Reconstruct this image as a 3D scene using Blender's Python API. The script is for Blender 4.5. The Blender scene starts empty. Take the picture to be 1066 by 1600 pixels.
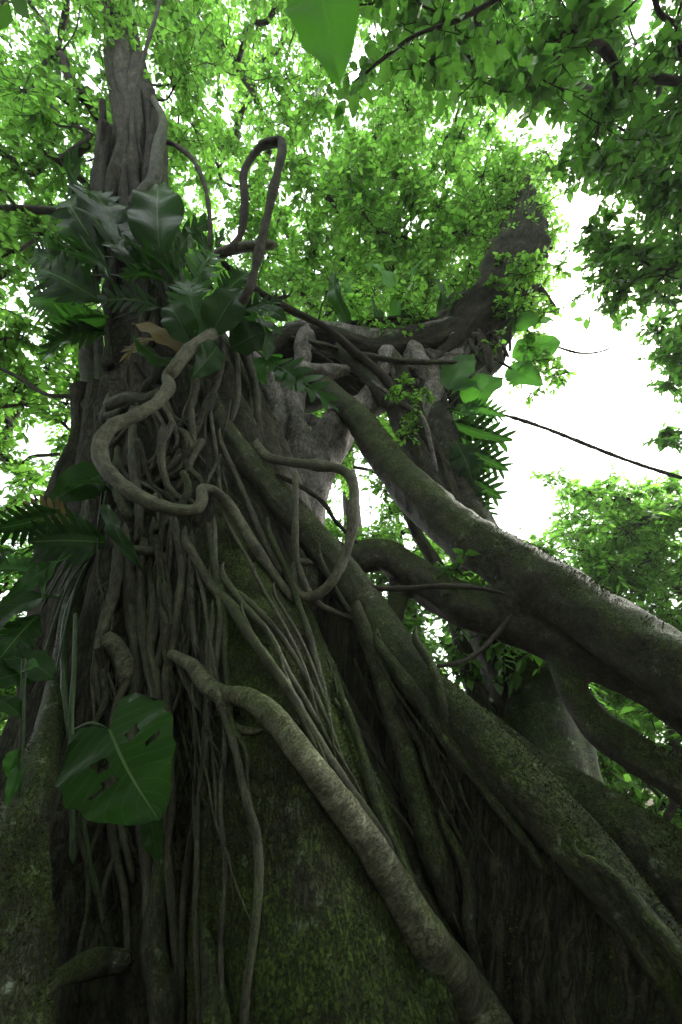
import bpy, math, random
import numpy as np
from mathutils import Vector
from mathutils.bvhtree import BVHTree

rng = np.random.default_rng(7)
random.seed(7)
scene = bpy.context.scene
col = scene.collection

# ------------------------------------------------------------------ camera
PITCH = math.radians(27)
CAM = np.array([0.0, 0.0, 1.5])
FPX = 711.1                      # focal length in photograph pixels
cd = bpy.data.cameras.new('camera')
cd.sensor_fit = 'VERTICAL'; cd.sensor_height = 36; cd.sensor_width = 24
cd.lens = 16; cd.clip_start = 0.05; cd.clip_end = 600
cd.dof.use_dof = True; cd.dof.focus_distance = 3.4; cd.dof.aperture_fstop = 2.4
cam = bpy.data.objects.new('camera', cd); col.objects.link(cam)
cam.location = CAM; cam.rotation_euler = (math.pi / 2 + PITCH, 0, 0)
scene.camera = cam

# ------------------------------------------------------------------ sky, sun, exposure
SUN_EL, SUN_AZ = math.radians(44), math.radians(48)     # azimuth from +Y towards +X
world = bpy.data.worlds.new('World'); scene.world = world; world.use_nodes = True
wn = world.node_tree.nodes; wl = world.node_tree.links
wn.clear()
wo = wn.new('ShaderNodeOutputWorld'); bg = wn.new('ShaderNodeBackground')
sky = wn.new('ShaderNodeTexSky'); sky.sky_type = 'NISHITA'; sky.sun_disc = False
sky.sun_elevation = SUN_EL; sky.sun_rotation = SUN_AZ
sky.air_density = 1.0; sky.dust_density = 4.0; sky.ozone_density = 1.0
mixs = wn.new('ShaderNodeMix'); mixs.data_type = 'RGBA'
mixs.inputs['Factor'].default_value = 0.75
mixs.inputs['B'].default_value = (9.0, 9.3, 9.4, 1)       # thin even cloud
wl.new(sky.outputs[0], mixs.inputs['A']); wl.new(mixs.outputs['Result'], bg.inputs['Color'])
bg.inputs['Strength'].default_value = 0.15
wl.new(bg.outputs[0], wo.inputs[0])
sd = bpy.data.lights.new('sun', 'SUN'); sd.energy = 1.5; sd.angle = math.radians(14)
sd.color = (1.0, 0.96, 0.88)
sun = bpy.data.objects.new('sun', sd); col.objects.link(sun)
sdir = Vector((math.sin(SUN_AZ) * math.cos(SUN_EL), math.cos(SUN_AZ) * math.cos(SUN_EL), math.sin(SUN_EL)))
sun.rotation_euler = sdir.to_track_quat('Z', 'Y').to_euler(); sun.location = sdir * 60
vs = scene.view_settings
vs.view_transform = 'Standard'; vs.look = 'None'; vs.exposure = 1.95; vs.gamma = 1.0
vs.use_curve_mapping = False
cy = scene.cycles
cy.max_bounces = 8; cy.diffuse_bounces = 4; cy.glossy_bounces = 3; cy.transmission_bounces = 5
cy.use_denoising = True

# ------------------------------------------------------------------ numeric helpers
CP, SP = math.cos(PITCH), math.sin(PITCH)
def ray(px, py):
    u = (px - 533.0) / FPX; v = (800.0 - py) / FPX
    return np.array([u, CP - v * SP, SP + v * CP])
def at(px, py, y):                       # point of the pixel's ray at forward distance y (metres)
    d = ray(px, py); return CAM + d * (y / d[1])
def atz(px, py, zc):                     # same, at depth zc along the view axis
    return CAM + ray(px, py) * zc
def depth(p):
    q = np.asarray(p) - CAM; return q[..., 1] * CP + q[..., 2] * SP
def to_px(p):
    q = np.asarray(p, float) - CAM
    z = q[..., 1] * CP + q[..., 2] * SP
    return 533 + FPX * q[..., 0] / z, 800 - FPX * (-q[..., 1] * SP + q[..., 2] * CP) / z
PERM = rng.random(1 << 16).astype(np.float64)
def vn(p, seed=0):
    p = np.asarray(p, float); i = np.floor(p).astype(np.int64); f = p - i
    f = f * f * (3 - 2 * f); out = 0
    for dx in (0, 1):
        for dy in (0, 1):
            for dz in (0, 1):
                h = ((i[:, 0] + dx) * 73856093 ^ (i[:, 1] + dy) * 19349663 ^ (i[:, 2] + dz) * 83492791 ^ (seed * 2654435761)) & 0xffff
                w = (f[:, 0] if dx else 1 - f[:, 0]) * (f[:, 1] if dy else 1 - f[:, 1]) * (f[:, 2] if dz else 1 - f[:, 2])
                out = out + w * PERM[h]
    return out * 2 - 1
def fbm(p, o=3, seed=0):
    a, s, t = 1.0, 0.0, 0.0
    for k in range(o):
        s = s + a * vn(p * 2 ** k, seed + k); t += a; a *= 0.5
    return s / t
def norm(a):
    return a / np.maximum(np.linalg.norm(a, axis=-1, keepdims=True), 1e-9)
def catmull(P, n_per=None, step=None):
    """Catmull-Rom through rows of P (any number of columns, the first three are a position)."""
    P = np.asarray(P, float)
    if len(P) == 2: P = np.array([P[0], P[0] * .67 + P[1] * .33, P[0] * .33 + P[1] * .67, P[1]])
    Q = np.vstack([2 * P[0] - P[1], P, 2 * P[-1] - P[-2]]); out = []
    k3 = min(3, P.shape[1])
    for i in range(len(P) - 1):
        a, b, c, d = Q[i:i + 4]
        n = n_per or max(2, int(math.ceil(np.linalg.norm(c[:k3] - b[:k3]) / step)))
        t = np.linspace(0, 1, n, endpoint=False)[:, None]
        out.append(.5 * (2 * b + (c - a) * t + (2 * a - 5 * b + 4 * c - d) * t ** 2 + (3 * b - a - 3 * c + d) * t ** 3))
    return np.vstack(out + [P[-1:]])

# ------------------------------------------------------------------ mesh helpers
def mesh_np(name, V, F, mat, tc=None, smooth=True):
    V = np.asarray(V, np.float32); F = np.asarray(F, np.int32)
    k = F.shape[1]; me = bpy.data.meshes.new(name)
    me.vertices.add(len(V)); me.vertices.foreach_set('co', V.ravel())
    me.loops.add(F.size); me.loops.foreach_set('vertex_index', F.ravel())
    me.polygons.add(len(F))
    me.polygons.foreach_set('loop_start', np.arange(0, F.size, k, dtype=np.int32))
    me.polygons.foreach_set('loop_total', np.full(len(F), k, np.int32))
    me.polygons.foreach_set('use_smooth', np.full(len(F), smooth, bool))
    if tc is not None:
        a = me.attributes.new('tc', 'FLOAT_VECTOR', 'POINT')
        a.data.foreach_set('vector', np.asarray(tc, np.float32).ravel())
    me.materials.append(mat); me.update(calc_edges=True); me.validate()
    return me
def link(name, me, parent=None, base=None, kind=None):
    o = bpy.data.objects.new(name, me); col.objects.link(o)
    if parent is not None: o.parent = parent
    if kind: o['kind'] = kind
    return o
def thing(name, label, cat, loc, group=None):
    o = bpy.data.objects.new(name, None); col.objects.link(o); o.empty_display_size = .2
    o.location = loc; o['label'] = label; o['category'] = cat
    if group: o['group'] = group
    return o
def tag(o, label, cat, group=None):
    o['label'] = label; o['category'] = cat
    if group: o['group'] = group
    return o

def tube_data(path, seg=None, flute=0.0, ff=3.0, lump=0.0, lf=3.0, seed=0, step=None, taper_start=False, knob=.16, closed=False):
    """Swept tube: rows of path are x, y, z, radius. Returns verts, quads, seamless bark coordinates."""
    path = np.asarray(path, float)
    rm = float(np.mean(path[:, 3]))
    S = catmull(path, step=step or max(rm * .7, .02))
    C, R = S[:, :3], np.maximum(S[:, 3], .0015)
    n = len(C)
    L0 = np.concatenate([[0], np.cumsum(np.linalg.norm(np.diff(C, axis=0), axis=1))])
    if knob: R = R * (1 + knob * fbm(np.stack([L0 / max(rm, .01) * .16 + seed * 7.3, 0 * L0 + seed, 0 * L0], -1), 3, seed + 5))
    T = norm(np.gradient(C, axis=0))
    ref = np.array([0, 1.0, 0]) if abs(T[0][1]) < .9 else np.array([1.0, 0, 0])
    Ns = np.zeros((n, 3)); v = ref - T[0] * ref.dot(T[0]); Ns[0] = v / np.linalg.norm(v)
    for i in range(1, n):
        v = Ns[i - 1] - T[i] * Ns[i - 1].dot(T[i]); Ns[i] = v / np.linalg.norm(v)
    B = np.cross(T, Ns)
    if seg is None: seg = int(np.clip(rm * 110, 7, 40))
    th = np.linspace(0, 2 * np.pi, seg, endpoint=False)
    L = np.concatenate([[0], np.cumsum(np.linalg.norm(np.diff(C, axis=0), axis=1))])
    ct, st = np.cos(th), np.sin(th)
    tc = np.stack([np.outer(R, ct), np.outer(R, st), np.repeat(L[:, None], seg, 1)], -1)
    q = tc.reshape(-1, 3)
    disp = np.zeros(n * seg)
    if flute:
        qq = np.stack([np.tile(ct, n) * ff, np.tile(st, n) * ff, np.repeat(L / max(rm, .03) * .22, seg)], -1)
        disp += flute * (1.2 * fbm(qq + seed * 3.1, 3, seed))
    if lump:
        ww = (C[:, None, :] + R[:, None, None] * (ct[None, :, None] * Ns[:, None, :] + st[None, :, None] * B[:, None, :])).reshape(-1, 3)
        disp += lump * fbm(ww * lf / max(rm, .03) * .35 + seed * 1.7, 2, seed + 9)
    rad = R[:, None] * (1 + disp.reshape(n, seg))
    fall = np.ones(n); fall[-1] = .08
    if n > 4: fall[-2] = .7
    if taper_start: fall[0] = .08
    if closed: fall[0] = fall[-1] = 0.0
    rad = rad * fall[:, None]
    V = C[:, None, :] + rad[..., None] * (ct[None, :, None] * Ns[:, None, :] + st[None, :, None] * B[:, None, :])
    i = np.arange(n - 1)[:, None] * seg; j = np.arange(seg)[None, :]; j2 = (j + 1) % seg
    F = np.stack([i + j, i + j2, i + seg + j2, i + seg + j], -1).reshape(-1, 4)
    return V.reshape(-1, 3), F, tc.reshape(-1, 3) + seed * .37

SOLID = []                                # geometry that roots can creep on
def tube(name, path, mat, parent=None, base=(0, 0, 0), solid=False, **kw):
    V, F, tc = tube_data(path, **kw)
    if solid: SOLID.append((V, F))
    me = mesh_np(name, V - np.asarray(base), F, mat, tc)
    o = link(name, me, parent)
    if parent is None: o.location = base
    return o
def fused(name, paths, mat, voxel, kws, smooth=5):
    """several limbs grown into one another: their volumes are merged and smoothed"""
    Vs, Fs, k = [], [], 0
    for p, kw in zip(paths, kws):
        V, F, tc = tube_data(p, taper_start=True, closed=True, **kw); Vs.append(V); Fs.append(F + k); k += len(V)
    o = link(name, mesh_np(name, np.vstack(Vs) - FB, np.vstack(Fs), mat), fig)
    m = o.modifiers.new('merge', 'REMESH'); m.mode = 'VOXEL'; m.voxel_size = voxel; m.use_smooth_shade = True
    m = o.modifiers.new('soften', 'SMOOTH'); m.factor = .5; m.iterations = smooth
    return o
def px_path(pts):
    """rows (px, py, width in px, forward distance y) -> x, y, z, radius in metres"""
    out = []
    for px, py, w, y in pts:
        p = at(px, py, y); out.append([*p, w / 2 / FPX * depth(p)])
    return np.array(out)
def to_ground(path, flare=1.25, out=(0.12, -0.25)):
    p = path[-1]; prev = path[-2]
    d = p[:3] - prev[:3]; d = d / max(abs(d[2]), .05)
    d[:2] = np.clip(d[:2], -.8, .8)
    e1 = p.copy(); e1[:3] += d * p[2] * .5 * .9; e1[2] = p[2] * .5; e1[3] *= flare
    e2 = e1.copy(); e2[:3] += np.array([*d[:2], 0]) * p[2] * .3; e2[2] = -.12; e2[3] *= flare
    return np.vstack([path, e1, e2])
_bvh = [None]
def build_bvh():
    vs_, fs_, k = [], [], 0
    for V, F in SOLID:
        vs_.append(V); fs_.append(F + k); k += len(V)
    _bvh[0] = BVHTree.FromPolygons([tuple(v) for v in np.vstack(vs_)], [tuple(int(i) for i in f) for f in np.vstack(fs_)])
def hug(pts, sink=.35, ystart=None, ground=False, smooth=4):
    """root creeping over the bark: rows (px, py, width px[, lift m]); its distance is that of the bark it lies on"""
    P = np.array([[p[0], p[1], p[2], p[3] if len(p) > 3 else 0.0] for p in pts], float)
    S = catmull(np.column_stack([P[:, 0], P[:, 1], P[:, 2], P[:, 3]])[:, [0, 1, 2, 3]], step=16)
    zs = []
    for px, py, w, lift in S:
        d = Vector(ray(px, py)); hit = _bvh[0].ray_cast(Vector(CAM), d.normalized())
        zs.append(hit[3] / d.length if hit[0] is not None else np.nan)
    zs = np.array(zs)
    ok = ~np.isnan(zs)
    if not ok.any(): zs[:] = 4.0
    else: zs = np.interp(np.arange(len(zs)), np.where(ok)[0], zs[ok])
    k = smooth
    for _ in range(2):
        pad = np.pad(zs, k, mode='edge')
        if _ == 0: zs = np.array([pad[i + 2:i + 2 * k - 1].min() for i in range(len(zs))])
        else: zs = np.array([pad[i:i + 2 * k + 1].mean() for i in range(len(zs))])
    out = []
    for (px, py, w, lift), z in zip(S, zs):
        r = w / 2 / FPX * z
        out.append([*(atz(px, py, z - r * (1 - 2 * sink) - lift)), r])
    out = np.array(out)
    return to_ground(out) if ground else out

# ------------------------------------------------------------------ materials
def new_mat(name):
    m = bpy.data.materials.new(name); m.use_nodes = True
    nt = m.node_tree; nt.nodes.clear()
    return m, nt.nodes, nt.links
def bark(name, dark, light, moss=(.035, .06, .012), moss_amt=.45, fiber=(14, 14, 3.0), lichen=.0, bump=.7, bdist=.02, rough=.85, up=.35, spec=.25, objc=False):
    m, N, L = new_mat(name)
    out = N.new('ShaderNodeOutputMaterial'); bs = N.new('ShaderNodeBsdfPrincipled')
    L.new(bs.outputs[0], out.inputs[0]); bs.inputs['Roughness'].default_value = rough
    bs.inputs['Specular IOR Level'].default_value = spec
    at_ = N.new('ShaderNodeAttribute'); at_.attribute_name = 'tc'
    mp = N.new('ShaderNodeMapping'); mp.inputs['Scale'].default_value = fiber
    if objc:
        at_ = N.new('ShaderNodeTexCoord'); pass
    src = at_.outputs['Object'] if objc else at_.outputs['Vector']
    L.new(src, mp.inputs['Vector'])
    n1 = N.new('ShaderNodeTexNoise'); n1.inputs['Scale'].default_value = 1.6; n1.inputs['Detail'].default_value = 8
    n1.inputs['Roughness'].default_value = .65; n1.inputs['Distortion'].default_value = .4
    L.new(mp.outputs[0], n1.inputs['Vector'])
    tco = N.new('ShaderNodeTexCoord')
    n2 = N.new('ShaderNodeTexNoise'); n2.inputs['Scale'].default_value = 2.2; n2.inputs['Detail'].default_value = 7; n2.inputs['Roughness'].default_value = .7
    L.new(tco.outputs['Object'], n2.inputs['Vector'])
    n3 = N.new('ShaderNodeTexNoise'); n3.inputs['Scale'].default_value = 80; n3.inputs['Detail'].default_value = 5
    L.new(tco.outputs['Object'], n3.inputs['Vector'])
    r1 = N.new('ShaderNodeValToRGB'); r1.color_ramp.elements[0].position = .33; r1.color_ramp.elements[1].position = .7
    r1.color_ramp.elements[0].color = (*dark, 1); r1.color_ramp.elements[1].color = (*light, 1)
    L.new(n1.outputs['Fac'], r1.inputs[0])
    # moss: patches, more on faces that look up
    geo = N.new('ShaderNodeNewGeometry'); sep = N.new('ShaderNodeSeparateXYZ'); L.new(geo.outputs['Normal'], sep.inputs[0])
    a1 = N.new('ShaderNodeMath'); a1.operation = 'MULTIPLY_ADD'; a1.inputs[1].default_value = up * .5
    L.new(sep.outputs['Z'], a1.inputs[0]); L.new(n2.outputs['Fac'], a1.inputs[2])
    a2 = N.new('ShaderNodeMath'); a2.operation = 'MULTIPLY_ADD'; a2.inputs[1].default_value = .22
    L.new(n3.outputs['Fac'], a2.inputs[0]); L.new(a1.outputs[0], a2.inputs[2])
    r2 = N.new('ShaderNodeMapRange'); c = .95 - moss_amt * .55
    r2.inputs['From Min'].default_value = c - .08; r2.inputs['From Max'].default_value = c + .12
    L.new(a2.outputs[0], r2.inputs['Value'])
    mr = N.new('ShaderNodeValToRGB'); mr.color_ramp.elements[0].color = (moss[0] * .45, moss[1] * .45, moss[2] * .5, 1)
    mr.color_ramp.elements[1].color = (moss[0] * 1.7, moss[1] * 1.6, moss[2] * 1.4, 1)
    mr.color_ramp.elements[0].position = .35; mr.color_ramp.elements[1].position = .68
    L.new(n3.outputs['Fac'], mr.inputs[0])
    mx = N.new('ShaderNodeMix'); mx.data_type = 'RGBA'
    L.new(r2.outputs[0], mx.inputs['Factor']); L.new(r1.outputs[0], mx.inputs['A']); L.new(mr.outputs[0], mx.inputs['B'])
    last = mx.outputs['Result']
    if lichen:
        n4 = N.new('ShaderNodeTexNoise'); n4.inputs['Scale'].default_value = 9; n4.inputs['Detail'].default_value = 6; n4.inputs['Roughness'].default_value = .75
        L.new(tco.outputs['Object'], n4.inputs['Vector'])
        r4 = N.new('ShaderNodeMapRange'); r4.inputs['From Min'].default_value = .60; r4.inputs['From Max'].default_value = .68
        r4.inputs['To Max'].default_value = lichen; L.new(n4.outputs['Fac'], r4.inputs['Value'])
        m2 = N.new('ShaderNodeMix'); m2.data_type = 'RGBA'; L.new(r4.outputs[0], m2.inputs['Factor'])
        L.new(last, m2.inputs['A']); m2.inputs['B'].default_value = (.30, .36, .28, 1); last = m2.outputs['Result']
    # fissures along the grain, pits and stains
    mp5 = N.new('ShaderNodeMapping'); mp5.inputs['Scale'].default_value = tuple(f * 3.2 for f in fiber)
    L.new(src, mp5.inputs['Vector'])
    n5 = N.new('ShaderNodeTexNoise'); n5.inputs['Scale'].default_value = 1.5; n5.inputs['Detail'].default_value = 6; n5.inputs['Roughness'].default_value = .6
    n5.inputs['Distortion'].default_value = .8; L.new(mp5.outputs[0], n5.inputs['Vector'])
    s5 = N.new('ShaderNodeMath'); s5.operation = 'SUBTRACT'; s5.inputs[1].default_value = .5; L.new(n5.outputs['Fac'], s5.inputs[0])
    a5 = N.new('ShaderNodeMath'); a5.operation = 'ABSOLUTE'; L.new(s5.outputs[0], a5.inputs[0])
    r5 = N.new('ShaderNodeMapRange'); r5.inputs['From Max'].default_value = .07; r5.inputs['To Min'].default_value = .38; L.new(a5.outputs[0], r5.inputs['Value'])
    n6 = N.new('ShaderNodeTexNoise'); n6.inputs['Scale'].default_value = 4.5; n6.inputs['Detail'].default_value = 9; n6.inputs['Roughness'].default_value = .75
    L.new(tco.outputs['Object'], n6.inputs['Vector'])
    r6 = N.new('ShaderNodeMapRange'); r6.inputs['From Min'].default_value = .32; r6.inputs['From Max'].default_value = .68
    r6.inputs['To Min'].default_value = .35; r6.inputs['To Max'].default_value = 1.35; L.new(n6.outputs['Fac'], r6.inputs['Value'])
    m5 = N.new('ShaderNodeMath'); m5.operation = 'MULTIPLY'; L.new(r5.outputs[0], m5.inputs[0]); L.new(r6.outputs[0], m5.inputs[1])
    vm = N.new('ShaderNodeVectorMath'); vm.operation = 'SCALE'; L.new(last, vm.inputs[0]); L.new(m5.outputs[0], vm.inputs['Scale'])
    L.new(vm.outputs[0], bs.inputs['Base Color'])
    h0 = N.new('ShaderNodeMath'); h0.operation = 'MULTIPLY_ADD'; h0.inputs[1].default_value = .5
    L.new(r5.outputs[0], h0.inputs[0]); L.new(n1.outputs['Fac'], h0.inputs[2])
    h = N.new('ShaderNodeMath'); h.operation = 'MULTIPLY_ADD'; h.inputs[1].default_value = .5
    L.new(n3.outputs['Fac'], h.inputs[0]); L.new(h0.outputs[0], h.inputs[2])
    bp = N.new('ShaderNodeBump'); bp.inputs['Strength'].default_value = bump; bp.inputs['Distance'].default_value = bdist
    L.new(h.outputs[0], bp.inputs['Height']); L.new(bp.outputs[0], bs.inputs['Normal'])
    return m
def leafmat(name, c1, c2, trans, tfac=.45, rough=.4, spec=.5, veins=False):
    m, N, L = new_mat(name)
    out = N.new('ShaderNodeOutputMaterial'); bs = N.new('ShaderNodeBsdfPrincipled'); tr = N.new('ShaderNodeBsdfTranslucent')
    mix = N.new('ShaderNodeMixShader'); mix.inputs[0].default_value = tfac
    geo = N.new('ShaderNodeNewGeometry')
    rp = N.new('ShaderNodeMix'); rp.data_type = 'RGBA'
    rp.inputs['A'].default_value = (*c1, 1); rp.inputs['B'].default_value = (*c2, 1)
    L.new(geo.outputs['Random Per Island'], rp.inputs['Factor'])
    last = rp.outputs['Result']
    hs = N.new('ShaderNodeHueSaturation'); hs.inputs['Color'].default_value = (*trans, 1)
    mr = N.new('ShaderNodeMapRange'); mr.inputs['To Min'].default_value = .45; mr.inputs['To Max'].default_value = 1.45
    L.new(geo.outputs['Random Per Island'], mr.inputs['Value']); L.new(mr.outputs[0], hs.inputs['Value'])
    tlast = hs.outputs[0]
    if veins:
        a = N.new('ShaderNodeAttribute'); a.attribute_name = 'tc'
        sp = N.new('ShaderNodeSeparateXYZ'); L.new(a.outputs['Vector'], sp.inputs[0])
        ab = N.new('ShaderNodeMath'); ab.operation = 'ABSOLUTE'; L.new(sp.outputs['X'], ab.inputs[0])
        rib = N.new('ShaderNodeMapRange'); rib.inputs['From Min'].default_value = .014; rib.inputs['From Max'].default_value = .034
        rib.inputs['To Min'].default_value = .75; rib.inputs['To Max'].default_value = 0; L.new(ab.outputs[0], rib.inputs['Value'])
        dg = N.new('ShaderNodeMath'); dg.operation = 'MULTIPLY_ADD'; dg.inputs[1].default_value = -.22
        L.new(ab.outputs[0], dg.inputs[0]); L.new(sp.outputs['Y'], dg.inputs[2])
        sn = N.new('ShaderNodeMath'); sn.operation = 'MULTIPLY'; sn.inputs[1].default_value = 60; L.new(dg.outputs[0], sn.inputs[0])
        s2 = N.new('ShaderNodeMath'); s2.operation = 'SINE'; L.new(sn.outputs[0], s2.inputs[0])
        v2 = N.new('ShaderNodeMapRange'); v2.inputs['From Min'].default_value = .86; v2.inputs['From Max'].default_value = 1
        v2.inputs['To Max'].default_value = .13; L.new(s2.outputs[0], v2.inputs['Value'])
        mxx = N.new('ShaderNodeMath'); mxx.operation = 'MAXIMUM'; L.new(rib.outputs[0], mxx.inputs[0]); L.new(v2.outputs[0], mxx.inputs[1])
        m2 = N.new('ShaderNodeMix'); m2.data_type = 'RGBA'; L.new(mxx.outputs[0], m2.inputs['Factor'])
        L.new(last, m2.inputs['A']); m2.inputs['B'].default_value = (.15, .23, .09, 1); last = m2.outputs['Result']
        tco = N.new('ShaderNodeTexCoord'); nz = N.new('ShaderNodeTexNoise'); nz.inputs['Scale'].default_value = 14; nz.inputs['Detail'].default_value = 4
        L.new(tco.outputs['Object'], nz.inputs['Vector'])
        bp = N.new('ShaderNodeBump'); bp.inputs['Strength'].default_value = .5; bp.inputs['Distance'].default_value = .01
        sm = N.new('ShaderNodeMath'); sm.operation = 'SUBTRACT'; L.new(nz.outputs['Fac'], sm.inputs[0]); L.new(mxx.outputs[0], sm.inputs[1])
        L.new(sm.outputs[0], bp.inputs['Height']); L.new(bp.outputs[0], bs.inputs['Normal'])
    L.new(last, bs.inputs['Base Color']); L.new(tlast, tr.inputs['Color'])
    bs.inputs['Roughness'].default_value = rough; bs.inputs['Specular IOR Level'].default_value = spec
    L.new(bs.outputs[0], mix.inputs[1]); L.new(tr.outputs[0], mix.inputs[2]); L.new(mix.outputs[0], out.inputs[0])
    return m

M_CORE = bark('fig_trunk_bark', (.022, .021, .013), (.105, .100, .062), moss_amt=.36, fiber=(5, 5, 1.2), bump=1.0, bdist=.03)
M_MOSS = bark('mossy_buttress_bark', (.026, .024, .014), (.095, .09, .05), moss=(.055, .088, .014), moss_amt=.66, fiber=(9, 9, 5), lichen=.25, bump=1.0, bdist=.018, up=.2)
ROOT_ = dict(dark=(.032, .031, .019), light=(.125, .123, .076), moss=(.055, .08, .018), moss_amt=.58, lichen=.4, bump=.9, bdist=.014, rough=.66, spec=.3)
M_ROOT = bark('root_bark', fiber=(10, 10, 5), **ROOT_)
M_ROOTF = bark('fused_root_bark', fiber=(7, 7, 7), objc=True, up=.8, **ROOT_)
M_PALE = bark('pale_root_bark', (.11, .108, .065), (.29, .285, .185), moss=(.10, .13, .045), moss_amt=.4, fiber=(5, 5, 14), lichen=.4, bump=.9, bdist=.010, rough=.7)
M_THIN = bark('aerial_root_bark', (.036, .034, .021), (.145, .138, .088), moss=(.055, .08, .022), moss_amt=.38, fiber=(20, 20, 6), bump=.6, bdist=.005, rough=.66, spec=.3)
M_GREY = bark('smooth_fig_bark', (.11, .10, .09), (.33, .30, .265), moss_amt=.22, fiber=(4, 4, 5), lichen=.5, bump=.7, bdist=.014)
M_GREYF = bark('fused_fig_bark', (.15, .138, .122), (.42, .385, .345), moss_amt=.25, fiber=(4, 4, 2), lichen=.5, bump=.8, bdist=.014, objc=True)
M_LEG = bark('leg_bark', (.035, .032, .026), (.11, .105, .08), moss_amt=.5, up=.7, fiber=(4, 4, 4), lichen=.4, bump=.7, bdist=.014)
M_LIANA = bark('liana_bark', (.08, .076, .047), (.22, .212, .135), moss=(.06, .08, .03), moss_amt=.35, fiber=(20, 20, 8), bump=.8, bdist=.007, rough=.65, spec=.35)
M_TWIG = bark('twig_bark', (.03, .025, .02), (.09, .075, .055), moss_amt=.15, fiber=(20, 20, 6), bump=.4, bdist=.004)
M_TREE = bark('forest_tree_bark', (.035, .028, .022), (.12, .10, .078), moss_amt=.3, fiber=(8, 8, 2), bump=.8)
M_STEM = bark('green_stem', (.03, .055, .018), (.06, .105, .035), moss_amt=.1, fiber=(20, 20, 3), bump=.2, bdist=.002, rough=.5)
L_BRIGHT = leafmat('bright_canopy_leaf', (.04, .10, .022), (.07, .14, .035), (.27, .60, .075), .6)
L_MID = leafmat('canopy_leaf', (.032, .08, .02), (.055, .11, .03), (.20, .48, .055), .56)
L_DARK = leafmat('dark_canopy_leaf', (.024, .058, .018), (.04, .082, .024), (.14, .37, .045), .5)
L_PHILO = leafmat('philodendron_leaf', (.010, .034, .007), (.018, .05, .010), (.05, .17, .018), .28, rough=.3, spec=.12, veins=True)
L_GREENBIG = leafmat('young_broad_leaf', (.03, .095, .018), (.04, .115, .022), (.10, .34, .03), .45, rough=.4, spec=.3, veins=True)
L_DEAD = leafmat('withered_leaf', (.10, .07, .025), (.16, .12, .04), (.2, .14, .04), .3, rough=.6, spec=.2, veins=True)

# ------------------------------------------------------------------ ground
def make_ground():
    n = 90; s = np.linspace(-1, 1, n); s = np.sign(s) * np.abs(s) ** 2.2 * 120
    X, Y = np.meshgrid(s, s); P = np.stack([X.ravel(), Y.ravel() + 5, np.zeros(n * n)], -1)
    P[:, 2] = -.06 + .08 * fbm(P * .5, 3, 3)
    i = (np.arange(n - 1)[:, None] * n + np.arange(n - 1)[None, :]).ravel()
    F = np.stack([i, i + 1, i + n + 1, i + n], -1)
    m, N, L = new_mat('forest_floor'); out = N.new('ShaderNodeOutputMaterial'); b = N.new('ShaderNodeBsdfPrincipled'); L.new(b.outputs[0], out.inputs[0])
    tcn = N.new('ShaderNodeTexCoord'); v = N.new('ShaderNodeTexVoronoi'); v.inputs['Scale'].default_value = 14; L.new(tcn.outputs['Object'], v.inputs['Vector'])
    r = N.new('ShaderNodeValToRGB'); r.color_ramp.elements[0].color = (.02, .014, .008, 1); r.color_ramp.elements[1].color = (.12, .08, .04, 1)
    sx = N.new('ShaderNodeSeparateXYZ'); L.new(v.outputs['Color'], sx.inputs[0]); L.new(sx.outputs[0], r.inputs[0]); L.new(r.outputs[0], b.inputs['Base Color'])
    bp = N.new('ShaderNodeBump'); bp.inputs['Distance'].default_value = .03; L.new(v.outputs['Distance'], bp.inputs['Height']); L.new(bp.outputs[0], b.inputs['Normal'])
    b.inputs['Roughness'].default_value = .95
    link('ground', mesh_np('ground', P, F, m), kind='structure')
make_ground()

# ------------------------------------------------------------------ the strangler fig
FB = np.array([-1.0, 4.4, 0.0])
fig = thing('strangler_fig', 'huge strangler fig with mossy buttresses and a web of roots clasping its leaning trunk', 'tree', FB)
def fpart(name, path, mat, **kw):
    return tube(name, path, mat, fig, FB, **kw)

core = np.array([[-.75, 4.5, -.3, 2.1], [-.85, 4.45, .6, 1.85], [-1.05, 4.4, 1.6, 1.5], [-1.35, 4.45, 3.0, 1.22], [-1.72, 4.5, 4.4, 1.02],
                 [-2.1, 4.5, 5.6, .84], [-2.6, 4.5, 6.9, .60], [-3.08, 4.5, 8.0, .47], [-3.45, 4.5, 9.2, .50],
                 [-3.95, 4.5, 12.2, .48], [-4.8, 4.5, 15, .42], [-5.8, 4.5, 18.7, .34], [-6.7, 4.6, 22, .2]])
fpart('trunk', core, M_CORE, solid=True, seg=110, step=.11, flute=.16, ff=5.5, lump=.06, lf=6, seed=3, knob=.03)

# mossy front buttress
A = px_path([(335, 770, 60, 3.55), (345, 860, 100, 3.45), (375, 960, 150, 3.25), (410, 1080, 205, 3.0), (440, 1220, 250, 2.8), (470, 1400, 310, 2.62), (500, 1600, 380, 2.5), (520, 1850, 420, 2.45)])
A = np.vstack([A, [A[-1, 0] + .1, A[-1, 1] + .03, -.2, A[-1, 3] * 1.15]])
fpart('buttress', A, M_MOSS, solid=True, seg=72, step=.045, flute=.10, ff=3, lump=.05, lf=5, seed=11, taper_start=True)
# second ridge of the same buttress, on its right
fpart('buttress', to_ground(px_path([(350, 780, 30, 3.5), (400, 880, 40, 3.35), (455, 980, 50, 3.15), (500, 1080, 60, 2.95), (545, 1200, 70, 2.75), (590, 1340, 85, 2.6), (640, 1500, 100, 2.45), (670, 1620, 110, 2.4)])),
      M_MOSS, solid=True, seg=28, step=.05, flute=.15, ff=2.5, seed=12, taper_start=True)

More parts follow.
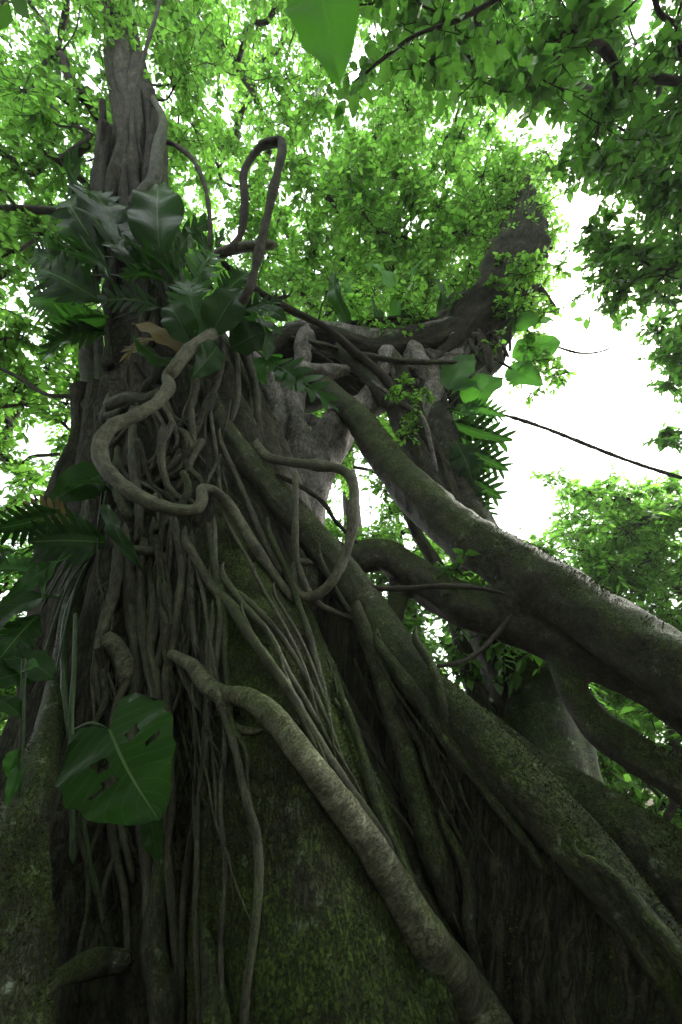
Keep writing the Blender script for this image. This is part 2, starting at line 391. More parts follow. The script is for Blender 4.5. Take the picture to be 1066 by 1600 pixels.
# the long diagonal root with the wall of wood under it
R2 = px_path([(318, 600, 26, 3.72), (335, 645, 35, 3.66), (365, 695, 40, 3.6), (410, 750, 46, 3.55), (460, 805, 49, 3.45), (510, 865, 52, 3.38), (560, 930, 55, 3.28), (610, 1000, 59, 3.15), (660, 1065, 66, 3.0), (720, 1125, 74, 2.85),
              (790, 1195, 84, 2.68), (870, 1285, 88, 2.5), (950, 1375, 91, 2.35), (1030, 1475, 96, 2.2), (1110, 1590, 104, 2.1)])
R2g = to_ground(R2)
fpart('root', R2g, M_ROOT, solid=True, seg=40, step=.035, flute=.12, ff=2.2, lump=.07, lf=5, seed=21)
def wall(path, drop_to, back, thick, mat, seed):
    S = catmull(path, step=.05); n, k = len(S), 46
    t = np.linspace(0, 1, k)
    top = S[:, None, :3]; bot = top.copy(); bot[..., 2] = drop_to; bot = bot + np.array(back)[None, None, :]
    P = top * (1 - t[None, :, None]) + bot * t[None, :, None]
    fl = P.reshape(-1, 3)
    q = np.stack([np.repeat(np.arange(n) * .05, k) * 3.2, np.tile(t, n) * 1.2 + np.repeat(np.arange(n) * .05, k) * .6, np.zeros(n * k)], -1)
    d = .10 * fbm(q * 2, 4, seed) + .03 * fbm(fl * 9, 2, seed + 1)
    tan = norm(np.gradient(S[:, :2], axis=0)); nrm = np.stack([tan[:, 1], -tan[:, 0], 0 * tan[:, 0]], -1)
    nn = np.repeat(nrm[:, None, :], k, 1).reshape(-1, 3)
    th = thick * np.tile(.3 + .7 * np.sin(np.clip(t, 0, 1) * np.pi * .5), n)
    Fv = fl + nn * (th + d)[:, None]; Bv = fl - nn * (th + d)[:, None]
    i = (np.arange(n - 1)[:, None] * k + np.arange(k - 1)[None, :]).ravel()
    f1 = np.stack([i, i + 1, i + k + 1, i + k], -1); f2 = f1[:, ::-1] + n * k
    V = np.vstack([Fv, Bv]); F = np.vstack([f1, f2])
    SOLID.append((V, F))
    tcq = np.stack([np.repeat(np.arange(n) * .05, k), np.zeros(n * k), np.tile(t, n) * 1.5], -1)
    me = mesh_np('buttress', V - FB, F, mat, np.vstack([tcq, tcq + 3]))
    return link('buttress', me, fig)
wall(R2g[5:15], -.15, (-.18, .28, 0), .10, M_CORE, 31)

# the big mossy root that leaves the arch towards the right
R3 = px_path([(500, 600, 30.6, 4.95), (530, 628, 37.8, 4.85), (562, 658, 45.0, 4.7), (592, 702, 53.1, 4.5), (632, 752, 62.1, 4.25), (682, 802, 70.2, 4.0), (742, 850, 79.2, 3.75), (812, 892, 88.2, 3.5), (885, 938, 93.6, 3.25), (962, 988, 99.0, 3.0), (1045, 1040, 104.4, 2.8), (1150, 1110, 110.7, 2.6), (1330, 1250, 117.0, 2.4)])
R4 = px_path([(500, 890, 41, 3.9), (555, 872, 48, 3.9), (600, 868, 51, 3.9), (640, 892, 54, 3.85), (700, 932, 59, 3.75), (770, 962, 64, 3.65), (835, 985, 67, 3.55), (890, 1012, 69, 3.4), (950, 1040, 64, 3.25), (1010, 1070, 64, 3.1), (1080, 1120, 67, 2.95), (1200, 1220, 74, 2.8)])
R4b = px_path([(865, 985, 50, 3.5), (882, 1040, 46, 3.4), (902, 1090, 44, 3.3), (935, 1135, 50, 3.2), (985, 1170, 54, 3.05), (1060, 1220, 60, 2.9), (1180, 1310, 66, 2.75)])
R4c = px_path([(625, 880, 36, 3.95), (622, 930, 30, 3.9), (612, 975, 30, 3.8), (600, 1010, 28, 3.7)])
R3g, R4g, R4bg = to_ground(R3), to_ground(R4), to_ground(R4b)
for p_ in (R3g, R4g, R4bg): SOLID.append(tube_data(p_, seg=24)[:2])
fused('root', [R3g, R4g, R4bg, R4c, px_path([(780, 905, 60, 3.55), (800, 950, 70, 3.55), (820, 990, 60, 3.55)])], M_ROOTF, .024,
      [dict(seg=40, step=.05, flute=.16, ff=1.6, lump=.10, lf=6, seed=41, knob=.14), dict(seg=32, flute=.18, ff=1.8, lump=.12, lf=6, seed=42, knob=.2),
       dict(seg=28, flute=.18, ff=2, lump=.14, seed=43, knob=.24), dict(seg=20, flute=.1, seed=44), dict(seg=20, seed=45)], 3)
R5 = px_path([(700, 1090, 40, 3.3), (770, 1145, 53, 3.2), (840, 1205, 67, 3.05), (920, 1262, 83, 2.9), (1000, 1320, 99, 2.75), (1090, 1395, 120, 2.6), (1250, 1530, 144, 2.4)])
R5g = to_ground(R5)
fpart('root', R5g, M_ROOT, seg=36, flute=.14, ff=2, lump=.12, lf=5, seed=45, solid=True, taper_start=True)
wall(R5g[1:8], -.15, (-.1, .3, 0), .08, M_CORE, 46)
# near root on the far left
fpart('root', to_ground(px_path([(118, 900, 26, 3.5), (104, 1020, 34, 3.25), (82, 1120, 44, 2.95), (58, 1210, 62, 2.65), (36, 1300, 84, 2.4), (20, 1420, 104, 2.2), (2, 1600, 130, 2.05)])), M_ROOT, seg=36, flute=.1, ff=2.5, lump=.06, seed=47, solid=True, taper_start=True)
# left silhouette roots
fpart('root', to_ground(px_path([(132, 610, 40, 4.5), (128, 680, 36, 4.45), (112, 740, 50, 4.4), (95, 830, 60, 4.2), (85, 930, 70, 4.0), (75, 1050, 80, 3.7), (60, 1250, 90, 3.4)])), M_CORE, seg=26, flute=.12, seed=48, solid=True)
fpart('root', to_ground(px_path([(165, 610, 50, 4.1), (150, 700, 50, 4.05), (140, 800, 60, 3.95), (125, 920, 66, 3.8), (125, 1080, 80, 3.4), (125, 1250, 95, 3.1), (120, 1450, 110, 2.8)])), M_CORE, seg=26, flute=.14, seed=49, solid=True)
fpart('stem', px_path([(140, 500, 22, 4.6), (137, 560, 25, 4.6), (145, 620, 30, 4.5), (140, 650, 40, 4.4)]), M_ROOT, flute=.08, seed=50)
fpart('stem', px_path([(152, 490, 16, 4.6), (154, 540, 17, 4.6), (160, 600, 20, 4.5), (165, 640, 20, 4.3)]), M_ROOT, flute=.08, seed=51)

# the arch: fused limbs and the second leg of the fig
LAT = [
    [(446, 960, 60, 4.8), (440, 850, 50, 4.82), (432, 760, 36, 4.85), (426, 690, 34, 4.88), (430, 640, 36, 4.9), (405, 590, 46, 4.9), (375, 560, 50, 4.8), (335, 560, 60, 4.6)],
    [(468, 900, 40, 4.9), (470, 790, 34, 4.92), (468, 720, 38, 4.95), (462, 660, 36, 4.95), (446, 615, 32, 4.95), (415, 590, 30, 4.95)],
    [(475, 940, 50, 4.95), (482, 830, 44, 5.0), (490, 770, 48, 5.05), (503, 720, 58, 5.1), (520, 680, 66, 5.12), (545, 650, 56, 5.15), (595, 626, 40, 5.2), (650, 605, 38, 5.25), (695, 575, 54, 5.4), (730, 540, 80, 5.5)],
    [(462, 660, 30, 5.0), (470, 600, 22, 5.0), (472, 570, 24, 4.98), (476, 535, 30, 5.0), (486, 512, 30, 5.05)],
    [(466, 580, 26, 4.96), (505, 582, 26, 4.96), (548, 578, 16, 5.0), (585, 590, 14, 5.05)],
    [(545, 650, 36, 5.12), (578, 612, 24, 5.05), (600, 575, 20, 5.02), (606, 540, 26, 5.1)],
    [(640, 540, 40, 5.2), (655, 570, 36, 5.12), (674, 600, 34, 5.15), (665, 645, 40, 5.25), (660, 690, 30, 5.3)],
    [(602, 540, 22, 5.1), (618, 580, 18, 5.06), (630, 612, 22, 5.12)],
    [(520, 690, 30, 5.1), (490, 660, 22, 5.05), (468, 650, 24, 5.0)],
    [(430, 720, 24, 4.9), (450, 700, 18, 4.93), (468, 690, 22, 4.95)],
    [(660, 650, 30, 5.25), (625, 640, 20, 5.2), (595, 628, 24, 5.2)],
    [(440, 522, 26, 5.0), (480, 514, 32, 5.05), (530, 520, 34, 5.1), (590, 532, 36, 5.15), (650, 535, 42, 5.25), (710, 515, 56, 5.4)]]
fused('fused_limb', [px_path(p_) for p_ in LAT], M_GREYF, .022, [dict(seg=20, flute=.2, ff=1.8, lump=.2, lf=6, seed=600 + i, knob=.3) for i in range(len(LAT))], 4)
fpart('limb', px_path([(640, 600, 50, 5.6), (690, 560, 90, 5.6), (725, 525, 104, 5.6), (765, 480, 108, 5.6), (797, 430, 96, 5.65), (814, 375, 74, 5.7), (814, 315, 44, 5.8), (806, 250, 20, 5.9)]),
      M_CORE, seg=40, flute=.3, ff=3, lump=.2, lf=5, seed=60, solid=True, taper_start=True)
fpart('limb', px_path([(395, 570, 50, 4.95), (430, 535, 36, 5.0), (470, 520, 32, 5.0), (520, 527, 34, 5.05), (575, 545, 36, 5.1), (640, 540, 40, 5.2), (700, 520, 50, 5.3), (750, 470, 50, 5.4)]), M_CORE, seg=28, flute=.2, lump=.2, seed=64)
fpart('limb', px_path([(420, 600, 110, 5.75), (480, 582, 105, 5.8), (560, 580, 80, 5.85), (640, 580, 60, 5.85), (690, 570, 60, 5.8)]), M_CORE, seg=40, flute=.3, lump=.3, seed=65, taper_start=True)  # dark backing mass added behind the lattice so its openings read as shade
fpart('limb', px_path([(530, 545, 30, 5.0), (560, 575, 24, 4.95), (585, 600, 22, 4.95), (605, 640, 20, 5.0)]), M_ROOT, flute=.15, seed=67)
fpart('limb', px_path([(600, 545, 22, 5.1), (625, 575, 24, 5.05), (632, 610, 20, 5.05)]), M_ROOT, flute=.15, seed=68)
PIL = px_path([(650, 585, 60, 5.4), (672, 640, 60, 5.35), (690, 690, 60, 5.3), (706, 745, 62, 5.25), (730, 810, 68, 5.2), (765, 900, 90, 5.0), (800, 1000, 120, 4.8), (830, 1110, 150, 4.6), (850, 1250, 180, 4.4)])
fpart('leg', to_ground(PIL), M_LEG, seg=44, flute=.14, ff=2.5, lump=.06, seed=72, solid=True)
for k, pts in enumerate([
    [(620, 640, 30, 5.2), (640, 690, 32, 5.1), (665, 740, 32, 5.0), (690, 790, 34, 4.9), (730, 860, 40, 4.75), (760, 960, 46, 4.6)],
    [(640, 600, 24, 5.2), (655, 660, 22, 5.1), (690, 720, 20, 5.05), (710, 780, 22, 4.95), (740, 870, 24, 4.8)],
    [(610, 700, 16, 5.0), (625, 760, 18, 4.95), (650, 830, 20, 4.85), (690, 900, 22, 4.7), (720, 1000, 26, 4.5)],
    [(700, 560, 30, 5.5), (740, 540, 26, 5.45), (780, 560, 20, 5.5), (740, 600, 22, 5.5)],
    [(820, 330, 16, 5.6), (835, 400, 22, 5.5), (825, 460, 26, 5.4), (790, 520, 26, 5.35), (740, 590, 22, 5.4), (700, 640, 18, 5.3)],
    [(770, 380, 16, 5.6), (760, 430, 22, 5.5), (720, 490, 26, 5.4), (660, 520, 24, 5.3)],
]):
    p = px_path(pts)
    fpart('root', to_ground(p) if k in (0, 1, 2) else p, M_CORE if k < 3 else M_ROOT, flute=.14, lump=.12, seed=75 + k)

for k in range(28):      # strands that criss-cross the arch and its crest
    if k < 18: x0, y0, x1, y1 = rng.uniform(430, 640), rng.uniform(505, 545), rng.uniform(480, 720), rng.uniform(545, 640)
    elif k < 28: x0, y0, x1, y1 = rng.uniform(440, 620), rng.uniform(505, 550), rng.uniform(620, 790), rng.uniform(470, 545)
    else: x0, y0, x1, y1 = rng.uniform(740, 840), rng.uniform(330, 430), rng.uniform(660, 780), rng.uniform(480, 600)
    yy = 5.0 + .5 * (x0 - 430) / 300 + rng.uniform(-.1, .15); w = rng.uniform(4, 14)
    mx_, my_ = (x0 + x1) / 2 + rng.normal(0, 16), (y0 + y1) / 2 + rng.normal(0, 14)
    fpart('strand', px_path([(x0, y0, w, yy), (mx_, my_, w * 1.1, yy - .05), (x1, y1, w * .8, yy)]), [M_GREY, M_ROOT, M_CORE][k % 3], flute=.14, lump=.2, knob=.3, seed=400 + k, taper_start=True)
for k in range(64):      # shaggy rootlets on the rising limb
    t = rng.random(); x0, y0 = 700 + 125 * t + rng.normal(0, 14), 560 - 200 * t + rng.normal(0, 14)
    L_ = rng.uniform(30, 110); x1, y1 = x0 + rng.normal(-10, 26), y0 + L_; yy = 5.22 + .2 * t + rng.uniform(-.08, .08); w = rng.uniform(2.5, 8) if k < 44 else rng.uniform(9, 18)
    fpart('rootlet', px_path([(x0, y0, w, yy), ((x0 + x1) / 2 + rng.normal(0, 9), (y0 + y1) / 2, w, yy - .06), (x1, y1, w * .6, yy - .02)]), [M_TWIG, M_THIN][k % 2], seg=6, lump=.2, seed=450 + k, taper_start=True)
build_bvh()

# moss: short tufts over the roots and the front buttress, thicker on the faces that look up
def moss_tufts(n_total):
    mats = {}
    m, N, L = new_mat('moss'); out = N.new('ShaderNodeOutputMaterial'); b = N.new('ShaderNodeBsdfPrincipled')
    g = N.new('ShaderNodeNewGeometry'); r = N.new('ShaderNodeValToRGB'); L.new(g.outputs['Random Per Island'], r.inputs[0])
    r.color_ramp.elements[0].color = (.022, .030, .008, 1); r.color_ramp.elements[1].color = (.085, .105, .022, 1)
    L.new(r.outputs[0], b.inputs['Base Color']); b.inputs['Roughness'].default_value = .9; b.inputs['Specular IOR Level'].default_value = .1
    L.new(b.outputs[0], out.inputs[0])
    P, Nn = [], []
    for V, F in SOLID[1:]:
        a, b_, c, d = (V[F[:, i]] for i in range(4))
        nn = np.cross(c - a, d - b_); ar = np.linalg.norm(nn, axis=1) * .5; nn = norm(nn)
        ce = (a + c) / 2
        near = (depth(ce) < 6.5) & (ce[:, 2] > .3)
        w = ar * near * np.clip(.25 + .75 * nn[:, 2], .03, 1) * np.clip(fbm(ce * 2.4, 3, 77) * 2.2 + .55, 0, 1.3) / np.maximum(depth(ce), 1.2) ** 1.2
        P.append((a, b_, c, d, nn, w))
    W = np.concatenate([p[5] for p in P]); A_, B_, C_, D_, NN = (np.vstack([p[i] for p in P]) for i in range(5))
    idx = rng.choice(len(W), n_total, p=W / W.sum())
    u, v = rng.random(n_total)[:, None], rng.random(n_total)[:, None]
    pos = (A_[idx] * (1 - u) + B_[idx] * u) * (1 - v) + (D_[idx] * (1 - u) + C_[idx] * u) * v
    n = NN[idx]; t = norm(np.cross(n, rng.normal(size=n.shape))); ln = rng.uniform(.005, .016, n_total)[:, None]; wd = ln * rng.uniform(.2, .45, n_total)[:, None]
    tip = pos + norm(n + rng.normal(size=n.shape) * .5) * ln
    V = np.stack([pos - t * wd - n * .004, pos + t * wd - n * .004, tip], 1).reshape(-1, 3)
    link('moss', mesh_np('moss', V - FB, np.arange(n_total * 3).reshape(-1, 3), m), fig, kind='stuff')
moss_tufts(130000)

# pale root winding down the mossy buttress
fpart('root', hug([(268, 1022, 16), (300, 1040, 23), (325, 1070, 28), (350, 1086, 28), (385, 1090, 30), (425, 1118, 36), (470, 1175, 41), (520, 1240, 46), (570, 1310, 49), (620, 1388, 52), (672, 1470, 59), (725, 1550, 66), (780, 1640, 72), (830, 1740, 77)], sink=.12, ground=True),
      M_PALE, seg=22, step=.03, flute=.07, ff=2, lump=.08, lf=4, seed=90)
fpart('root', hug([(335, 1075, 14), (350, 1110, 14), (365, 1135, 13), (390, 1142, 12), (412, 1140, 9)], sink=.1), M_PALE, flute=.1, seed=91)
fpart('root', hug([(160, 1000, 30), (180, 1010, 30), (195, 1040, 30), (200, 1080, 28)], sink=.1), M_PALE, flute=.1, seed=92, taper_start=True)
fpart('root', hug([(318, 1440, 8), (326, 1490, 26), (335, 1560, 42), (338, 1620, 60), (340, 1700, 70)], sink=.3, ground=True), M_ROOT, flute=.1, seed=93)
fpart('root', hug([(250, 1280, 6), (247, 1370, 20), (240, 1480, 36), (255, 1560, 40), (260, 1640, 44)], sink=.2, ground=True), M_ROOT, flute=.1, seed=94, taper_start=True)
fpart('root', hug([(205, 1500, 24), (150, 1505, 36), (100, 1525, 30), (60, 1550, 26)], sink=.0), M_ROOT, flute=.1, seed=95, taper_start=True)

ROOTS = [  # px, py, width
    # roots in the recess right of the buttress
    [(470, 930, 14), (510, 1030, 18), (555, 1120, 22), (590, 1200, 26), (625, 1300, 27), (665, 1400, 26), (705, 1480, 22), (750, 1580, 22), (790, 1680, 26)],
    [(560, 960, 22), (590, 1040, 30), (615, 1120, 36), (640, 1200, 40), (665, 1290, 44), (690, 1370, 38), (710, 1440, 30)],
    [(690, 1280, 10), (720, 1340, 18), (735, 1400, 22), (733, 1450, 21), (750, 1520, 15), (770, 1590, 14), (790, 1660, 14)],
    [(590, 1005, 16), (625, 1050, 20), (660, 1100, 21), (700, 1160, 21), (750, 1225, 20), (810, 1300, 18), (860, 1370, 15)],
    [(525, 1060, 10), (560, 1160, 15), (590, 1260, 20), (620, 1330, 16), (660, 1420, 14)],
    [(420, 830, 9), (455, 910, 10), (485, 1000, 12), (510, 1100, 10), (520, 1180, 10)],
    [(900, 1330, 10), (960, 1370, 20), (1010, 1430, 26), (1060, 1490, 30), (1110, 1560, 33)],
    [(650, 1000, 12), (675, 1040, 14), (690, 1090, 15), (700, 1150, 14), (720, 1220, 12)],
    [(500, 870, 8), (530, 930, 9), (560, 970, 10)],
    [(440, 1040, 7), (470, 1110, 7), (500, 1170, 7), (520, 1230, 6), (525, 1290, 5)],
    # braided roots on top of the buttress
    [(290, 845, 13), (310, 880, 14), (335, 920, 15), (365, 950, 17), (385, 985, 18), (410, 1020, 16), (445, 1070, 16), (480, 1130, 17), (510, 1180, 18), (550, 1240, 18), (600, 1310, 16), (660, 1400, 16), (700, 1480, 15), (760, 1600, 15)],
    [(350, 900, 9), (385, 950, 10), (420, 990, 10), (450, 1050, 11), (480, 1100, 10), (520, 1170, 10)],
    [(330, 905, 8), (370, 925, 9), (410, 960, 9), (450, 1010, 9), (490, 1080, 8), (525, 1160, 8), (540, 1210, 8)],
    # long thin lianas in front of the buttress
    [(335, 830, 9), (338, 900, 9), (345, 970, 10), (338, 1030, 11), (328, 1080, 11), (325, 1150, 11), (318, 1230, 12), (300, 1310, 13), (290, 1380, 13), (285, 1450, 13), (283, 1540, 14), (280, 1640, 14)],
    [(332, 960, 7), (330, 1040, 8), (338, 1080, 9), (355, 1130, 11), (370, 1180, 13), (385, 1250, 14), (402, 1310, 15), (405, 1380, 15), (398, 1460, 15), (385, 1550, 15), (380, 1650, 15)],
    [(300, 860, 6), (318, 930, 7), (330, 1010, 7), (345, 1090, 8), (352, 1160, 8), (345, 1260, 8), (352, 1360, 9), (345, 1480, 9), (350, 1640, 10)],
    [(262, 1080, 8), (270, 1180, 9), (258, 1280, 10), (268, 1380, 11), (275, 1500, 12), (270, 1640, 12)],
    [(380, 960, 6), (420, 1040, 7), (465, 1110, 7), (505, 1190, 8), (560, 1280, 9), (620, 1370, 10), (680, 1460, 10), (740, 1560, 11), (800, 1660, 11)],
    [(430, 930, 5), (470, 1000, 6), (495, 1060, 6), (515, 1120, 6), (525, 1200, 6)],
    [(400, 900, 5), (445, 980, 6), (478, 1050, 6), (500, 1130, 6), (545, 1210, 7)],
    [(325, 1000, 7), (322, 1090, 7), (318, 1180, 8), (310, 1260, 9), (308, 1350, 9), (305, 1440, 9), (310, 1540, 10), (312, 1650, 10)],
    # curtain of aerial roots left of it
    [(185, 860, 18), (180, 920, 20), (160, 985, 18), (152, 1040, 14), (155, 1110, 12)],
    [(195, 840, 16), (200, 900, 20), (205, 960, 20), (212, 1010, 18), (200, 1060, 16), (180, 1110, 14), (175, 1200, 12), (190, 1290, 12), (210, 1380, 11)],
    [(225, 850, 14), (218, 910, 18), (222, 980, 18), (230, 1030, 16), (240, 1090, 12), (245, 1180, 10)],
    [(240, 830, 12), (236, 890, 14), (240, 950, 14), (235, 1010, 12), (245, 1060, 14), (248, 1130, 13), (240, 1250, 13)],
    [(268, 830, 9), (262, 900, 9), (245, 980, 9), (232, 1050, 9), (215, 1110, 9)],
    [(275, 830, 12), (285, 890, 12), (278, 950, 13), (270, 1010, 12), (258, 1060, 10), (262, 1130, 10), (270, 1240, 10), (262, 1350, 11), (270, 1450, 12), (285, 1600, 12)],
    [(300, 850, 9), (298, 920, 10), (302, 980, 10), (312, 1030, 9)],
    [(215, 1030, 16), (212, 1080, 22), (208, 1140, 20), (215, 1250, 16), (228, 1350, 16), (235, 1450, 18), (245, 1600, 20)],
    [(170, 1230, 14), (180, 1330, 14), (195, 1400, 12), (200, 1500, 10)],
    [(240, 1280, 9), (228, 1330, 9), (232, 1400, 10), (236, 1500, 10), (240, 1620, 10)],
    [(110, 1260, 7), (120, 1300, 8), (150, 1380, 8), (165, 1460, 8)],
    # web on the upper trunk
    [(208, 660, 12), (207, 700, 14), (210, 740, 15), (218, 790, 14), (215, 850, 12)],
    [(230, 770, 14), (260, 740, 15), (285, 715, 16), (297, 700, 16), (290, 680, 14), (275, 670, 12)],
    [(258, 630, 14), (270, 655, 16), (290, 662, 14), (300, 640, 14), (305, 600, 14), (295, 570, 12)],
    [(300, 655, 11), (302, 690, 12), (296, 720, 10)],
    [(335, 530, 14), (322, 560, 16), (312, 590, 14), (318, 620, 12)],
    [(345, 505, 9), (348, 560, 8), (340, 600, 7), (322, 640, 6), (320, 700, 6)],
    [(366, 520, 12), (385, 560, 14), (398, 600, 13), (402, 640, 12), (400, 660, 12)],
    [(172, 634, 22), (200, 625, 26), (230, 625, 22), (260, 610, 16)],
    [(165, 655, 22), (182, 650, 22), (200, 640, 18)],
    [(180, 690, 9), (200, 672, 9), (205, 665, 9)],
    [(240, 640, 7), (250, 690, 7), (235, 740, 7), (228, 790, 7)],
    [(330, 650, 6), (340, 720, 6), (350, 800, 7), (385, 870, 7), (420, 940, 7)],
    [(345, 690, 8), (380, 770, 10), (410, 840, 10), (440, 900, 10)],
    [(370, 560, 10), (372, 620, 10), (360, 660, 8)],
    [(180, 850, 14), (230, 862, 16), (270, 850, 14), (300, 840, 10)],
    [(190, 900, 10), (165, 915, 9), (150, 930, 8)],
]
for k, pts in enumerate(ROOTS):
    low = pts[-1][1] > 1560
    pts = [(pts[0][0], pts[0][1] - 22, pts[0][2] * .25)] + pts
    fpart('root', hug(pts, sink=.15 if k > 9 else .3, ground=low), M_ROOT if k < 10 else M_THIN, flute=.14, ff=1.5, lump=.12, seed=100 + k, taper_start=not low and pts[-1][1] < 900)
# further thin rootlets, scattered
for k in range(20):      # thick twisting roots over the middle of the trunk
    x, y = rng.uniform(165, 345), rng.uniform(540, 800); w0 = rng.uniform(5, 14); n = int(rng.integers(3, 7)); pts = []; h_ = rng.uniform(-.9, .9)
    for i in range(n):
        pts.append((x, y, w0 * rng.uniform(.8, 1.15))); st_ = rng.uniform(22, 42); h_ = np.clip(h_ + rng.normal(0, .5), -1.1, 1.1)
        x = max(x + math.sin(h_) * st_, 172); y += math.cos(h_) * st_
    fpart('root', hug(pts, sink=.15), [M_THIN, M_CORE, M_ROOT, M_LIANA][k % 4], flute=.14, ff=1.5, lump=.2, seed=500 + k, taper_start=True)
for k in range(70):
    if k < 40: x0, y0, n = rng.uniform(150, 330), rng.uniform(790, 1050), rng.integers(5, 11)
    elif k < 58: x0, y0, n = rng.uniform(190, 370), rng.uniform(570, 760), rng.integers(2, 5)
    else: x0, y0, n = rng.uniform(480, 640), rng.uniform(960, 1200), rng.integers(4, 7)
    w0 = rng.uniform(2.5, 6) if rng.random() < .6 else rng.uniform(7, 14); x, y, pts = x0, y0, []
    drift = rng.uniform(-.25, .25) if k < 58 else rng.uniform(.35, .6)
    for i in range(n + 1):
        pts.append((x, y, w0 * (1 - .5 * i / (n + 1))))
        st_ = rng.uniform(35, 70) if k < 40 or k >= 58 else rng.uniform(18, 40)
        y += st_; x += drift * st_ + rng.normal(0, 9 if k < 40 or k >= 58 else 16)
    fpart('root', hug(pts, sink=.1), [M_THIN, M_ROOT, M_CORE][k % 3], flute=.12, ff=1.5, seed=200 + k, seg=7, knob=.3)

# roots and ridges binding the high trunk
for k in range(16):
    x = rng.uniform(160, 240); pts = []; y = rng.uniform(60, 350); n = rng.integers(4, 8)
    for i in range(n):
        pts.append((x, y, rng.uniform(8, 22))); y += rng.uniform(40, 70); x += rng.normal(0, 8)
    fpart('root', hug(pts, sink=.3), M_CORE, flute=.15, seed=300 + k, taper_start=True)
fpart('root', px_path([(236, 150, 12, 3.95), (255, 190, 14, 3.9), (245, 240, 18, 3.9), (240, 280, 20, 3.9), (215, 310, 20, 3.9), (195, 340, 16, 3.95), (190, 400, 14, 3.95)]), M_ROOT, flute=.1, seed=330, taper_start=True)

# ------------------------------------------------------------------ foliage machinery
def leaf_arrays(P, D, N, L, W):
    D = norm(D); S = norm(np.cross(D, N)); N = np.cross(S, D)
    L = L[:, None]; W = W[:, None]
    a = P; m1 = P + D * L * .42 - N * L * .03; tip = P + D * L - N * L * .16
    l = P + D * L * .40 + S * W * .5 + N * W * .12; r = P + D * L * .40 - S * W * .5 + N * W * .12
    l2 = P + D * L * .74 + S * W * .30 - N * L * .05; r2 = P + D * L * .74 - S * W * .30 - N * L * .05
    V = np.stack([a, m1, tip, l, r, l2, r2], 1).reshape(-1, 3)
    b = np.arange(len(P))[:, None] * 7
    F = np.concatenate([b + np.array([[0, 4, 1]]), b + np.array([[0, 1, 3]]), b + np.array([[1, 4, 6]]), b + np.array([[1, 6, 2]]), b + np.array([[1, 2, 5]]), b + np.array([[1, 5, 3]])], 0)
    return V, F
def clump_foliage(C, R, size, ntw=12, nlf=13, droop=.25, aspect=.54):
    """leafy twigs round every clump centre: leaf verts/faces and twig verts/faces"""
    n = len(C); k = n * ntw
    c = np.repeat(C, ntw, 0); rr = np.repeat(R, ntw)
    d = rng.normal(size=(k, 3)); d[:, 2] = d[:, 2] * .6; d = norm(d)
    s = c + rng.normal(size=(k, 3)) * rr[:, None] * .22
    ln = rr * rng.uniform(.45, 1.05, k)
    t = (np.arange(nlf) + .6) / nlf
    T = np.tile(t, k); kk = np.repeat(np.arange(k), nlf)
    dd = d[kk].copy(); bend = np.zeros_like(dd); bend[:, 2] = -droop
    P = s[kk] + dd * (ln[kk] * T)[:, None] + bend * (ln[kk] * T ** 2)[:, None]
    upv = np.array([0, 0, 1.0]) + rng.normal(size=(len(P), 3)) * .35
    side = norm(np.cross(dd, upv)); sg = np.where(np.arange(len(P)) % 2 == 0, 1, -1)[:, None]
    D = norm(dd * .65 + side * sg * .8 + rng.normal(size=P.shape) * .25 + np.array([0, 0, -.25]))
    L = size * rng.uniform(.45, 1.35, len(P)) * np.repeat(rng.uniform(.8, 1.2, k), nlf); W = L * aspect * rng.uniform(.8, 1.2, len(P))
    keep = rng.random(len(P)) < .92
    LV, LF = leaf_arrays(P[keep], D[keep], upv[keep], L[keep], W[keep])
    # twigs: three-sided, two segments
    a1 = norm(np.cross(d, np.array([.3, .2, 1.0]))); a2 = np.cross(d, a1)
    TV = []; q = (c + s) / 2
    for tt, w in ((0, .010), (.5, .007), (1., .003)):
        p = s + d * (ln * tt)[:, None] + np.array([0, 0, -droop]) * (ln * tt ** 2)[:, None]
        if tt == 0: p = c
        for ang in (0, 2.09, 4.19):
            TV.append(p + (a1 * math.cos(ang) + a2 * math.sin(ang)) * w)
    TV = np.stack(TV, 1).reshape(-1, 3); b = np.arange(k)[:, None] * 9
    TF = np.concatenate([b + np.array([[i * 3 + j, i * 3 + (j + 1) % 3, i * 3 + 3 + (j + 1) % 3, i * 3 + 3 + j]]) for i in (0, 1) for j in (0, 1, 2)], 0)
    return LV, LF, TV, TF
GAPS = []
def sample_clumps(rects, gap=True):
    C, R = [], []
    for (x0, x1, y0, y1, z0, z1, n, r) in rects:
        m = 0
        for _ in range(n * 4):
            if m >= n: break
            px, py = rng.uniform(x0, x1), rng.uniform(y0, y1)
            if gap and any(((px - g[0]) / g[2]) ** 2 + ((py - g[1]) / g[3]) ** 2 < 1 for g in GAPS): continue
            p = atz(px, py, rng.uniform(z0, z1))
            if p[2] < .25: continue
            C.append(p); R.append(r * rng.uniform(.7, 1.25)); m += 1
    return np.array(C), np.array(R)
